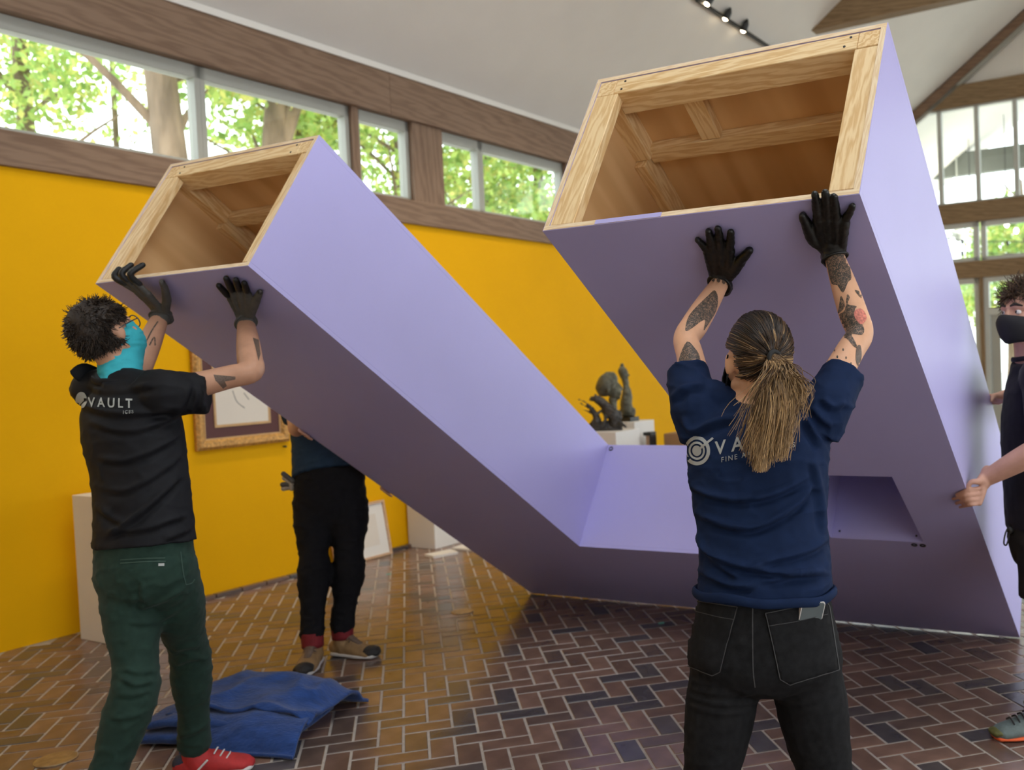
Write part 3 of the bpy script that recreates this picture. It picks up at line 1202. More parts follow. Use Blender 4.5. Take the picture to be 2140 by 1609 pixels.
# crouching animal group
ab = RP(1.33, 7.18, .925)
at_ = lambda x, y, o=0: ab + RT * ((x - 1262) * 8.35 / FPX) + np.array([0, 0, (898 - y) * 8.35 / FPX]) + FW * o
parts = [
    loft([(at_(1278, 882), .052, .05), (at_(1275, 865), .068, .06), (at_(1262, 850), .05, .045), (at_(1250, 838), .042, .038), (at_(1240, 832), .034, .032), (at_(1230, 832), .02, .02)], FW, 14, 4),
    loft([(at_(1239, 828), .012, .010), (at_(1239, 820), .003, .003)], FW, 8, 2),
    loft([(at_(1246, 828, .03), .012, .010), (at_(1246, 820, .03), .003, .003)], FW, 8, 2),
    loft([(at_(1286, 887, -.03), .018, .02), (at_(1292, 884, -.05), .02, .02), (at_(1303, 892, -.06), .010, .010)], UP, 10, 3),
    loft([(at_(1284, 885), .02, .02), (at_(1291, 870), .016, .016), (at_(1290, 858), .012, .012)], UP, 10, 3),
    loft([(at_(1262, 860, -.03), .02, .02), (at_(1258, 878, -.04), .018, .018), (at_(1252, 889, -.05), .018, .016)], FW, 10, 3),
    loft([(at_(1236, 885), .035, .045), (at_(1240, 875), .03, .035), (at_(1232, 858), .022, .025), (at_(1224, 848), .018, .018)], FW, 12, 3),
    loft([(at_(1226, 850), .012, .012), (at_(1218, 840), .008, .008), (at_(1203, 833), .005, .005)], FW, 8, 3),
    loft([(at_(1224, 852), .010, .010), (at_(1214, 846), .007, .007), (at_(1206, 841), .005, .005)], FW, 8, 3),
    loft([(at_(1228, 862), .010, .010), (at_(1218, 857), .007, .007), (at_(1210, 856), .005, .005)], FW, 8, 3),
    loft([(at_(1240, 866), .018, .018), (at_(1250, 858), .014, .014), (at_(1258, 868), .015, .015), (at_(1256, 884), .016, .016)], FW, 8, 3),
    loft([(at_(1225, 892), .018, .05), (at_(1262, 893), .018, .06), (at_(1292, 893), .014, .05)], FW, 12, 3),
]
statue('bronze_animals', 'dark bronze group of a crouching cat and branching creature', ab, parts, M['bronzedark'], .006, bump=.007, freq=45)

# things leaning on the yellow wall behind
cb = rboxw(1.66, 2.10, 7.62, 8.02, 0, .85)
o = mk('cardboard_box', cb[0], cb[1], M['card'])
fixnormals(o.data)
o.modifiers.new('bevel', 'BEVEL').width = .004
tag(o, 'plain brown cardboard box standing behind the sculpture', 'box')
pf = thing('leaning_board', 'dark-edged wooden panel standing between plinth and cardboard box', 'board', RP(1.55, 7.56, 0))
for nm, bx, mt in (('backing', (1.525, 1.575, 7.52, 7.60, .0, .84), M['lightwood']), ('edge', (1.510, 1.59, 7.50, 7.60, .841, .872), M['blackbase']), ('edge', (1.576, 1.592, 7.50, 7.60, 0, .84), M['blackbase'])):
    v, f = rboxw(*bx)
    o = mk(nm, v, f, mt, pf)
    fixnormals(o.data)

# ================================================================== picture on the wall
art = thing('framed_drawing', 'drawing in a wide gilt frame with maroon mat hung on yellow wall', 'picture', RP(0.0, 4.41, 1.03))


def frame_profile(d0, d1, z0, z1, prof, mat, name, parent):
    """prof: (inset, s) points; mitred bars, each a part"""
    corners = [(d0, z0, 1, 1), (d1, z0, -1, 1), (d1, z1, -1, -1), (d0, z1, 1, -1)]
    for i in range(4):
        a, b = corners[i], corners[(i + 1) % 4]
        V = []
        for c in (a, b):
            for ins, s in prof:
                V.append(RP(s, c[0] + c[2] * ins, c[1] + c[3] * ins))
        n = len(prof)
        F = [tuple(range(n)), tuple(range(n, 2 * n))[::-1]]
        for j in range(n):
            k = (j + 1) % n
            F.append((j, k, n + k, n + j))
        o = mk(name, V, F, mat, parent)
        fixnormals(o.data)


AD0, AD1, AZ0, AZ1 = 4.034, 4.792, 1.036, 1.99
frame_profile(AD0, AD1, AZ0, AZ1, [(0, .004), (0, .03), (.02, .045), (.05, .04), (.068, .026), (.072, .004)], M['gold'], 'frame_bar', art)
frame_profile(AD0 + .066, AD1 - .066, AZ0 + .066, AZ1 - .066, [(0, .012), (0, .022), (.012, .02), (.012, .012)], M['goldplain'], 'frame_lip', art)
v, f = rboxw(.004, .014, AD0 + .05, AD1 - .05, AZ0 + .05, AZ1 - .05)
o = mk('mat', v, f, M['maroon'], art)
fixnormals(o.data)
frame_profile(AD0 + .150, AD1 - .150, AZ0 + .150, AZ1 - .150, [(0, .013), (0, .019), (.018, .017), (.018, .013)], M['goldplain'], 'fillet', art)
v, f = rboxw(.013, .016, AD0 + .166, AD1 - .166, AZ0 + .166, AZ1 - .166)
pap = mk('paper', v, f, M['paper'], art)
fixnormals(pap.data)
for pts in ([(4.34, 1.44), (4.37, 1.36), (4.43, 1.31)], [(4.43, 1.42), (4.46, 1.38), (4.47, 1.37)], [(4.30, 1.50), (4.42, 1.55), (4.50, 1.47)]):
    V, F = loft([(RP(.0165, a, b), .004, .0008) for a, b in pts], WD, 6, 4, cap='flat')
    mk('pencil_line', V, F, M['pencil'], pap)
V, F = loft([(RP(0, 4.753, .998), .006, .006), (RP(.02, 4.753, .998), .006, .006), (RP(.026, 4.753, .998), .010, .010)], WD, 10, 2)
o = mk('wall_hook', V, F, M['metal'], None, True)
tag(o, 'small dark peg in yellow wall below the gilt frame', 'hook')

# print leaning at the foot of the wall
lean = thing('leaning_print', 'framed print in pale wood leaning at foot of yellow wall', 'picture', RP(.09, 5.42, 0))
ld0, ld1, lh = 5.10, 5.69, .46
lu = nrm(np.array([0, 0, 1.0]) * lh - WN * .075)
lo = RP(.088, 0, 0)
LPt = lambda d, h, o=0: lo + WD * d + lu * h + np.cross(WD, lu) * o


def lbox(name, d0, d1, h0, h1, o0, o1, mat):
    V, F = boxvf(d0, d1, h0, h1, o0, o1)
    o = mk(name, [LPt(*v) for v in V], F, mat, lean)
    fixnormals(o.data)


sg = 1.0 if np.cross(WD, lu) @ WN > 0 else -1.0
for a in ((ld0, ld1, 0, .02), (ld0, ld1, lh - .02, lh), (ld0, ld0 + .02, .02, lh - .02), (ld1 - .02, ld1, .02, lh - .02)):
    lbox('frame_bar', *a, *sorted((0, sg * .022)), M['lightwood'])
lbox('mat', ld0 + .02, ld1 - .02, .02, lh - .02, *sorted((0, sg * .010)), M['plinth'])
lbox('print_sheet', ld0 + .1, ld1 - .11, .1, lh - .1, *sorted((0, sg * .0115)), M['paper'])

# loose boards
def board(name, label, pts, z0, z1, mat):
    V, F = prism([(p[0], p[1]) for p in pts], z0, z1, (0, 1, 2))
    o = mk(name, [RP(*v) for v in V], F, mat)
    fixnormals(o.data)
    return tag(o, label, 'board', 'offcut boards on the floor')


board('offcut_board', 'white offcut board on floor nearest the camera', [(.457, 5.70), (.589, 5.667), (.66, 5.88), (.52, 5.94)], 0, .02, M['plinth'])
board('offcut_board', 'white offcut board lying closest to the far plinth', [(.48, 6.0), (.70, 6.01), (.62, 6.18), (.46, 6.14)], 0, .015, M['plinth'])

# floor cover plates and tape
def disc(name, label, cat, c, r, h, mat):
    V, F = loft([(c, r, r), (np.asarray(c) + np.array([0, 0, h * .7]), r, r), (np.asarray(c) + np.array([0, 0, h]), r * .93, r * .93)], (1, 0, 0), 28, 1, cap='flat')
    o = mk(name, V, F, mat)
    return tag(o, label, cat)


disc('floor_outlet', 'round brass floor cover near the sculpture corner', 'floor cover', RP(1.977, 4.472, .0), .07, .006, M['brass'])
disc('floor_outlet', 'round brass floor cover at lower left beside the striding man', 'floor cover', RP(1.968, 2.05, .0), .08, .006, M['brass'])
for (x, y), lb in (((812, 1200), 'scrap of teal tape on floor near the leaning print'), ((1381, 1302), 'scrap of teal tape on dark floor before the sculpture')):
    c = FLOORPT(x, y)
    V, F = boxvf(-.018, .018, -.012, .012, .0, .0025)
    a = .4
    V = [(c[0] + v[0] * math.cos(a) - v[1] * math.sin(a) + .004 * (v[1] > 0), c[1] + v[0] * math.sin(a) + v[1] * math.cos(a), v[2]) for v in V]
    o = mk('tape_scrap', V, F, M['tape'])
    tag(o, lb, 'tape')

# ================================================================== moving blanket
bl = thing('moving_blanket', 'folded blue quilted moving blanket lying on the brick floor', 'blanket', (-1.9, 4.0, 0))
bo = np.array([-2.29, 3.99, 0.0])
bx = nrm(np.array([.80, -.13, 0]))
by = nrm(np.array([.13, .80, 0]))


def sheet(name, path, x0, x1, thick, seed, skew=0.0, amp=.012, nx=48, taper=0.0):
    """path: (y,z) polyline swept along x"""
    P = catmull([np.array([a, b, 0]) for a, b in path], 8)[:, :2]
    V, F = [], []
    m = len(P)
    for i in range(nx + 1):
        t = i / nx
        x = x0 + (x1 - x0) * t
        sag = 1 - taper * (2 * t - 1) ** 2
        for (y, z) in P:
            V.append(bo + bx * (x + skew * y) + by * y + np.array([0, 0, z * sag]))
    V = np.array(V)
    nz = vnoise(V * np.array([3.2, 3.2, 4.0]) + seed, seed)
    nz2 = vnoise(V * np.array([4, 4, 9.0]) + 9, seed + 5)
    nz3 = (1 - np.abs(vnoise(V * np.array([8, 8, 2.0]) + seed * 3, seed + 9))) ** 3
    V[:, 2] += (nz * amp + nz3 * amp * .9) * np.clip(V[:, 2] / .06, 0, 1.3)
    V[:, :2] += (nz2 * .016)[:, None] * by[None, :2] + (nz * .012)[:, None] * bx[None, :2]
    V[:, 2] = np.maximum(V[:, 2], thick * .6)
    for i in range(nx):
        for j in range(m - 1):
            a = i * m + j
            F.append((a, a + 1, a + m + 1, a + m))
    o = mk(name, V, F, M['blanket'], bl, True)
    md = o.modifiers.new('s', 'SOLIDIFY')
    md.thickness = thick
    md.offset = 0
    return o


sheet('blanket_fold', [(.42, .012), (.10, .012), (-.03, .014), (-.06, .03), (-.03, .046), (.2, .044), (.40, .048), (.43, .064), (.40, .080), (.2, .076), (.0, .080), (-.035, .095), (.0, .112), (.2, .108), (.36, .112)], 0, .64, .016, 3, amp=.012, taper=.25)
sheet('blanket_flap', [(.02, .124), (.08, .145), (.2, .175), (.33, .19), (.42, .15), (.45, .06), (.50, .012)], .08, .74, .014, 8, skew=.06, amp=.03, taper=.45)
sheet('blanket_flap', [(-.14, .012), (-.12, .018), (-.07, .07), (.02, .115), (.12, .124)], .24, .74, .014, 21, skew=-.10, amp=.012, taper=.25)

# ================================================================== track lights
def track(label, d0, d1, heads, energy):
    zt_ = HC + SLOPE * 1.60 - .05
    tr = thing('track_light', label, 'track light', RP(1.60, (d0 + d1) / 2, zt_), 'ceiling tracks')
    beam_between('rail', RP(1.60, d0, zt_), RP(1.60, d1, zt_), .035, .035, (0, 0, 1), M['blackmetal'], tr)
    for (dh, tip, aim) in heads:
        top = RP(1.60, dh, zt_ - .02)
        ax2 = nrm(aim - tip)
        V, F = loft([(top, .008, .008), (tip - ax2 * .06, .008, .008)], WN, 8, 2)
        mk('stem', V, F, M['blackmetal'], tr, True)
        V, F = loft([(tip - ax2 * .10, .02, .02), (tip - ax2 * .07, .036, .036), (tip - ax2 * .01, .042, .042)], WN, 16, 3)
        hd = mk('spot_head', V, F, M['blackmetal'], tr, True)
        V, F = ellipsoid(tip, (WN, WD, (0, 0, 1)), (.034, .034, .034), 16, 10)
        mk('bulb', V, F, M['bulb'], hd, True)
        sl = bpy.data.lights.new('spot_lamp', 'SPOT')
        sl.energy = energy * LAMP
        sl.color = (1, .84, .60)
        sl.spot_size = math.radians(62)
        sl.spot_blend = 1.0
        sl.shadow_soft_size = .06
        so = bpy.data.objects.new('spot_lamp', sl)
        COL.objects.link(so)
        so.location = Vector(tip + ax2 * .06)
        so.rotation_euler = Vector(ax2).to_track_quat('-Z', 'Y').to_euler()


track('black ceiling track with three lit spot heads beside the tie beam', 8.75, 11.1, [(d_, HIT(x, y, WD, RP(0, d_ - .10, 0)), RP(0.0, a_, 1.6)) for (x, y, d_, a_) in ((1479, 6, 9.0, 6.6), (1517, 37, 9.45, 8.3), (1554, 62, 9.9, 9.6))], 60)
track('added unseen ceiling track of spot heads washing the yellow wall', 1.6, 8.0, [(d_, RP(1.52, d_ - .05, HC + SLOPE * 1.6 - .25), RP(0, d_ - .2, z_)) for d_, z_ in ((3.9, .9), (4.9, .8), (5.9, .8), (7.0, 1.0))], 95)  # unseen track, added out of view to brighten the yellow wall

# ================================================================== outside: porch and trees
tie = prism([(.3, 5.0), (12.3, 5.0), (12.0, 5.45), (.6, 5.45)], 19.6, 19.8, (0, 2, 1))
o = mk('porch_beam', [RP(*v) for v in tie[0]], tie[1], M['greybeam'])
fixnormals(o.data)
tag(o, 'grey painted porch beam seen through the high glazing', 'beam')
V, F = rboxw(4.6, 4.9, 16.2, 19.55, 4.1, 4.5)
o = mk('porch_beam', V, F, M['greybeam'])
fixnormals(o.data)
tag(o, 'second grey porch beam running away from the glazed wall', 'beam')
for s_, lb_ in ((.6, 'first'), (4.0, 'second'), (8.0, 'third'), (11.8, 'last')):
    V, F = rboxw(s_, s_ + .18, 20.3, 20.48, -.3, HC + (min(s_, 2 * RIDGE - s_ - .18)) * SLOPE - .06)
    o = mk('porch_post', V, F, M['greybeam'])
    fixnormals(o.data)
    tag(o, '%s grey porch post beyond the glazed wall, counted from the left' % lb_, 'post', 'porch posts')
fan = thing('ceiling_fan', 'white ceiling fan seen through the end wall glass', 'fan', PX(2003, 492, 19.0))
fc = PX(2003, 490, 19.0)
V, F = loft([(fc + np.array([0, 0, 1.6]), .015, .015), (fc + np.array([0, 0, .1]), .015, .015)], (1, 0, 0), 8, 2)
mk('down_rod', V, F, M['framelight'], fan, True)
V, F = loft([(fc + np.array([0, 0, .1]), .08, .08), (fc, .12, .12), (fc - np.array([0, 0, .08]), .07, .07)], (1, 0, 0), 14, 3)
mk('motor', V, F, M['framelight'], fan, True)
for k in range(5):
    a = k * 2 * math.pi / 5 + .4
    dr_ = np.array([math.cos(a), math.sin(a), 0])
    beam_between('blade', fc + dr_ * .12, fc + dr_ * .62, .13, .012, (0, 0, 1), M['framelight'], fan)
for j, (y0, y1) in enumerate(((498, 502), (523, 527))):
    st = thing('string_lights', ['upper string of festoon lights on porch behind glass', 'lower string of festoon lights on porch behind glass'][j], 'string lights', PX(2030, y0, 17.6))
    ps = [PX(x, y0 + (y1 - y0) * (x - 1960) / 240 + 5 * math.sin((x - 1960) / 240 * math.pi), 17.6) for x in np.linspace(1940, 2200, 12)]
    V, F = loft([(p, .009, .009) for p in ps], (0, 0, 1), 6, 2)
    mk('cable', V, F, M['blackmetal'], st, True)
    for p in ps[1::2]:
        V, F = loft([(p, .025, .025), (p - np.array([0, 0, .05]), .028, .028)], (1, 0, 0), 8, 2)
        so_ = mk('socket', V, F, M['blackmetal'], st, True)
for j, (x, y, dp) in enumerate(((2027, 402, 18.5), (2104, 469, 18.5), (2124, 482, 18.8))):
    c = PX(x, y, dp)
    t = thing('porch_lamp', ['lit porch pendant seen through the gable glass', 'left lit porch pendant seen through the transom glass', 'right lit porch pendant seen through the transom glass'][j], 'lamp', c)
    V, F = ellipsoid(c, ((1, 0, 0), (0, 1, 0), (0, 0, 1)), (.045, .045, .055), 12, 8)
    mk('bulb', V, F, M['bulbsmall'], t, True)
    pl_ = bpy.data.lights.new('porch_bulb', 'POINT')
    pl_.energy = 45 * LAMP
    pl_.color = (1, .93, .82)
    pl_.shadow_soft_size = .08
    po_ = bpy.data.objects.new('porch_bulb', pl_)
    COL.objects.link(po_)
    po_.location = Vector(c - np.array([0, 0, .15]))
    V, F = loft([(c + np.array([0, 0, .05]), .012, .012), (np.array([c[0], c[1], HC + SLOPE * min(c @ WN - W0, 2 * RIDGE - (c @ WN - W0)) - .01]), .006, .006)], (1, 0, 0), 8, 2)
    mk('cord', V, F, M['metal'], t, True)
hs = thing('pale_house', 'pale sided house glimpsed through the glazed door', 'building', RP(7, 37, 0))
V, F = rboxw(1.0, 14, 36, 41, -.3, 2.6)
o = mk('wall', V, F, M['cool'], hs)
V, F = rboxw(.8, 14.2, 35.8, 41, 2.6, 2.9)
o = mk('roof', V, F, M['greybeam'], hs)


def leaves(center, radii, n, size, seed, cols, shell=.35):
    rg = np.random.default_rng(seed)
    d = rg.normal(size=(n, 3))
    d /= np.linalg.norm(d, axis=1)[:, None]
    r = rg.uniform(shell, 1, n) ** .6
    P = np.asarray(center) + d * r[:, None] * np.asarray(radii)
    # gather into clumps, leave gaps
    keep = fbm(P * .9, 2, seed) > -.12
    P = P[keep]
    n = len(P)
    a = rg.normal(size=(n, 3))
    a /= np.linalg.norm(a, axis=1)[:, None]
    b = np.cross(a, rg.normal(size=(n, 3)))
    b /= np.linalg.norm(b, axis=1)[:, None]
    s = size * rg.uniform(.6, 1.3, n)[:, None]
    V = np.empty((n * 4, 3))
    V[0::4] = P - a * s
    V[1::4] = P + b * s * .55
    V[2::4] = P + a * s
    V[3::4] = P - b * s * .55
    F = np.arange(n * 4).reshape(-1, 4)
    ci = rg.integers(0, len(cols), n)
    C = np.array(cols)[ci] * rg.uniform(.7, 1.25, n)[:, None]
    return V, F, np.repeat(C, 4, axis=0)


def fastmesh(V, F, C=None, mat=None):
    me = bpy.data.meshes.new('foliage')
    nf, k = F.shape
    me.vertices.add(len(V))
    me.vertices.foreach_set('co', np.asarray(V, float).ravel())
    me.loops.add(nf * k)
    me.loops.foreach_set('vertex_index', F.ravel().astype(np.int32))
    me.polygons.add(nf)
    me.polygons.foreach_set('loop_start', np.arange(0, nf * k, k, dtype=np.int32))
    me.update(calc_edges=True)
    me.validate()
    if C is not None:
        at = me.attributes.new('tint', 'FLOAT_COLOR', 'POINT')
        at.data.foreach_set('color', np.concatenate([C, np.ones((len(C), 1))], 1).ravel())
    if mat:
        me.materials.append(mat)
    return me


LC = [(.46, .60, .17), (.56, .66, .22), (.32, .50, .14), (.68, .66, .22), (.42, .58, .20)]


def tree(label, s, d, h, tr_r, crown, n, size, seed, lean_=(0, 0), fork=None, group='trees outside the windows'):
    b = RP(s, d, -.3)
    t = thing('leafy_tree', label, 'tree', b, group)
    top = b + np.array([lean_[0], lean_[1], h])
    ks = [(b, tr_r * 1.25, tr_r * 1.25), (b * .6 + top * .4 + np.array([.1, 0, 0]), tr_r, tr_r), (top, tr_r * .6, tr_r * .6)]
    pr = [loft(ks, (1, 0, 0), 12, 5)]
    if fork is not None:
        f0 = b + (top - b) * fork[0]
        pr.append(loft([(f0, tr_r * .7, tr_r * .7), (f0 + np.array([fork[1] * .5, fork[2] * .5, fork[3] * .6]), tr_r * .55, tr_r * .55), (f0 + np.array([fork[1], fork[2], fork[3]]), tr_r * .35, tr_r * .35)], (1, 0, 0), 10, 4))
    rg = random.Random(seed)
    for k in range(7):
        f0 = b + (top - b) * rg.uniform(.45, .95)
        a = rg.uniform(0, 6.28)
        e = f0 + np.array([math.cos(a) * rg.uniform(.8, 2), math.sin(a) * rg.uniform(.8, 2), rg.uniform(.5, 1.6)])
        pr.append(loft([(f0, tr_r * .3, tr_r * .3), ((f0 + e) / 2 + np.array([0, 0, .15]), tr_r * .2, tr_r * .2), (e, tr_r * .07, tr_r * .07)], (1, 0, 0), 7, 3))
    V, F = joinvf(pr)
    mk('trunk', V, F, M['bark'], t, True)
    Vs, Fs, Cs = [], [], []
    m = 0
    for (cs, cd, cz, rx, ry, rz, w) in crown:
        v, f, c = leaves(RP(s + cs, d + cd, cz), (rx, ry, rz), int(n * w), size, seed + m, LC)
        Fs.append(f + sum(len(x) for x in Vs))
        Vs.append(v)
        Cs.append(c)
        m += 1
    me = fastmesh(np.concatenate(Vs) - b, np.concatenate(Fs), np.concatenate(Cs), M['leaf'])
    o = bpy.data.objects.new('foliage', me)
    COL.objects.link(o)
    o.parent = t
    o['kind'] = 'stuff'
    return t


def tree_at(px, dep, label, h, tr_r, crown, n, size, seed, **kw):
    p = PX(px[0], px[1], dep)
    s = p @ WN - W0
    d = p @ WD
    return tree(label, s, d, h, tr_r, crown, n, size, seed, **kw)


TG = 'trees outside the windows'
tree_at((372, 230), 13.0, 'thick-trunked tree outside the first long clerestory pane', 9.5, .24, [(-1.5, .6, 7.4, 2.6, 2.6, 1.6, 1), (.5, 1.2, 6.3, 1.6, 1.6, .8, .45)], 3400, .085, 31, lean_=(-.6, .3))
tree_at((465, 230), 14.0, 'forked tree just right of the thick trunk outside', 10, .20, [(-.5, 1.5, 7.6, 2.2, 2.2, 1.6, 1), (-.5, 1.8, 6.0, 1.6, 1.6, .9, .6)], 3600, .085, 47, lean_=(.9, .8), fork=(.45, 1.3, .6, 3.5))
tree_at((40, 170), 15.0, 'leafy tree at far left edge of the clerestory', 9, .15, [(0, 0, 7.6, 1.9, 1.9, 1.7, 1), (.3, .2, 6.2, 1.1, 1.1, .8, .5)], 3400, .085, 53)
tree_at((210, 200), 17.0, 'thin tree with sparse leaves in the brightest window', 10, .06, [(0, 0, 7.6, 1.5, 1.5, 1.8, .5)], 2600, .08, 59, lean_=(.2, .1))
tree_at((610, 250), 17.0, 'bushy green tree behind the second clerestory pane', 9, .14, [(0, 0, 7.4, 2.4, 2.4, 2.2, 1)], 7000, .09, 61)
tree_at((830, 320), 18.0, 'dense green tree outside the narrow clerestory pane', 9, .14, [(0, 0, 6.8, 2.4, 2.4, 2.6, 1)], 9500, .09, 67)
tree_at((990, 370), 19.5, 'dense tree seen in pane left of the second post', 9, .14, [(0, 0, 6.5, 2.2, 2.2, 2.6, 1)], 9500, .09, 71)
tree_at((1120, 400), 21.0, 'yellowish tree in the clerestory pane nearest the sculpture', 9, .14, [(0, 0, 6.3, 2.4, 2.4, 2.6, 1)], 9500, .09, 73)
tree_at((2105, 640), 28.0, 'small green tree beyond the glazed door', 4.5, .12, [(0, 0, 3.2, 2.0, 2.0, 1.4, 1)], 5000, .10, 79)
tree_at((2135, 500), 27.0, 'sunlit tree beyond the porch at the right edge', 6.5, .12, [(0, 0, 4.7, 1.6, 1.6, 1.3, 1)], 5000, .10, 83)
pd_ = PX(826, 330, 8.6)
ps_, pdd = pd_ @ WN - W0, pd_ @ WD
o = mk('downpipe', *rboxw(ps_ - .07, ps_ + .07, pdd - .07, pdd + .07, -.3, 3.1), M['greybeam'])
fixnormals(o.data)
tag(o, 'grey downpipe outside the narrow clerestory pane', 'downpipe')

# ================================================================== people
WZ = np.array([0, 0, 1.0])


def ortho(fwd, up):
    f = nrm(fwd)
    u = nrm(np.asarray(up) - (np.asarray(up) @ f) * f)
    return np.cross(f, u), f, u       # right, forward, up


def head_parts(c, right, fwd, up, s=1.0):
    L = lambda x, y, z: c + s * (right * x + fwd * y + up * z)
    A = (right, fwd, up)
    P = [
        ellipsoid(L(0, -.008, .028), A, np.array((.076, .097, .092)) * s, 24, 16),
        ellipsoid(L(0, .032, -.028), A, np.array((.062, .064, .086)) * s, 24, 16),
        loft([(L(-.040, .040, -.075), .022 * s, None), (L(0, .072, -.098), .021 * s, None), (L(.040, .040, -.075), .022 * s, None)], up, 12, 4),
        loft([(L(-.056, .0, -.055), .018 * s, None), (L(-.040, .040, -.080), .02 * s, None)], up, 10, 3),
        loft([(L(.056, .0, -.055), .018 * s, None), (L(.040, .040, -.080), .02 * s, None)], up, 10, 3),
        loft([(L(0, .088, .018), .008 * s, .007 * s), (L(0, .102, -.012), .010 * s, .009 * s), (L(0, .110, -.032), .014 * s, .012 * s)], right, 10, 4),
        loft([(L(-.012, .098, -.036), .008 * s, None), (L(.012, .098, -.036), .008 * s, None)], up, 8, 2),
        loft([(L(-.050, .070, .020), .010 * s, None), (L(-.025, .086, .024), .011 * s, None), (L(0, .090, .020), .010 * s, None), (L(.025, .086, .024), .011 * s, None), (L(.050, .070, .020), .010 * s, None)], up, 8, 3),
        loft([(L(-.022, .086, -.064), .005 * s, None), (L(0, .095, -.061), .007 * s, None), (L(.022, .086, -.064), .005 * s, None)], up, 8, 3),
        loft([(L(-.020, .085, -.072), .005 * s, None), (L(0, .093, -.074), .008 * s, None), (L(.020, .085, -.072), .005 * s, None)], up, 8, 3),
        ellipsoid(L(-.042, .058, -.025), A, np.array((.026, .026, .03)) * s),
        ellipsoid(L(.042, .058, -.025), A, np.array((.026, .026, .03)) * s),
    ]
    for sg in (-1, 1):
        P.append(ellipsoid(L(sg * .079, -.006, -.004), (nrm(right + fwd * -.35 * sg), nrm(fwd + right * .35 * sg), up), np.array((.008, .020, .032)) * s))
        P.append(loft([(L(sg * .048, .070, .010), .0045 * s, None), (L(sg * .032, .082, .0135), .006 * s, None), (L(sg * .016, .080, .008), .0045 * s, None)], up, 8, 3))
    return P


def eyes(c, right, fwd, up, parent, s=1.0, gaze=None):
    L = lambda x, y, z: c + s * (right * x + fwd * y + up * z)
    g = nrm(gaze if gaze is not None else fwd)
    for sg in (-1, 1):
        p = L(sg * .032, .076, .001)
        V, F = ellipsoid(p, (right, fwd, up), np.array((.0135, .0125, .0115)) * s, 14, 10)
        e = mk('eye', V, F, M['eyewhite'], parent, True)
        V, F = ellipsoid(p + g * .0095 * s, ortho(g, up), np.array((.0058, .0042, .0058)) * s, 12, 8)
        mk('iris', V, F, M['iris'], e, True)


def strands(roots, dirs, length, seg, r0, r1, cols, seed, gravity=0.0, curl=0.0, ctrl=None):
    """tapered three-sided strands; ctrl(i,t)->point overrides the path"""
    rg = np.random.default_rng(seed)
    n = len(roots)
    V = np.empty((n, seg + 1, 3, 3))
    for i in range(n):
        if ctrl is not None:
            P = ctrl(i)
        else:
            d = dirs[i].copy()
            p = roots[i].copy()
            P = [p.copy()]
            cv = rg.normal(size=3) * curl
            for k in range(seg):
                d = nrm(d + cv + np.array([0, 0, -gravity]))
                p = p + d * length[i] / seg
                P.append(p.copy())
            P = np.array(P)
        T = np.gradient(P, axis=0)
        T /= np.linalg.norm(T, axis=1)[:, None] + 1e-9
        a = np.cross(T, np.array([.31, .52, .79]))
        a /= np.linalg.norm(a, axis=1)[:, None] + 1e-9
        b = np.cross(T, a)
        rr = np.linspace(r0, r1, seg + 1)[:, None]
        for j in range(3):
            th = j * 2.094
            V[i, :, j] = P + (a * math.cos(th) + b * math.sin(th)) * rr
    base = np.arange(n)[:, None, None] * ((seg + 1) * 3) + np.arange(seg)[None, :, None] * 3
    Fs = []
    for j in range(3):
        k = (j + 1) % 3
        Fs.append(np.stack([base[..., 0] + j, base[..., 0] + k, base[..., 0] + 3 + k, base[..., 0] + 3 + j], -1).reshape(-1, 4))
    C = np.repeat(np.asarray(cols), (seg + 1) * 3, axis=0) if np.ndim(cols) == 2 else None
    if np.ndim(cols) == 3:
        C = np.repeat(np.asarray(cols).reshape(-1, 3), 3, axis=0)
    return V.reshape(-1, 3), np.concatenate(Fs), C


def mk_hair(name, V, F, C, parent, mat=None):
    me = fastmesh(V - BASE[parent.name], F, C, mat or M['hair_w'])
    me.name = name
    me.polygons.foreach_set('use_smooth', np.ones(len(me.polygons), dtype=bool))
    o = bpy.data.objects.new(name, me)
    COL.objects.link(o)
    o.parent = parent
    BASE[o.name] = BASE[parent.name]
    return o


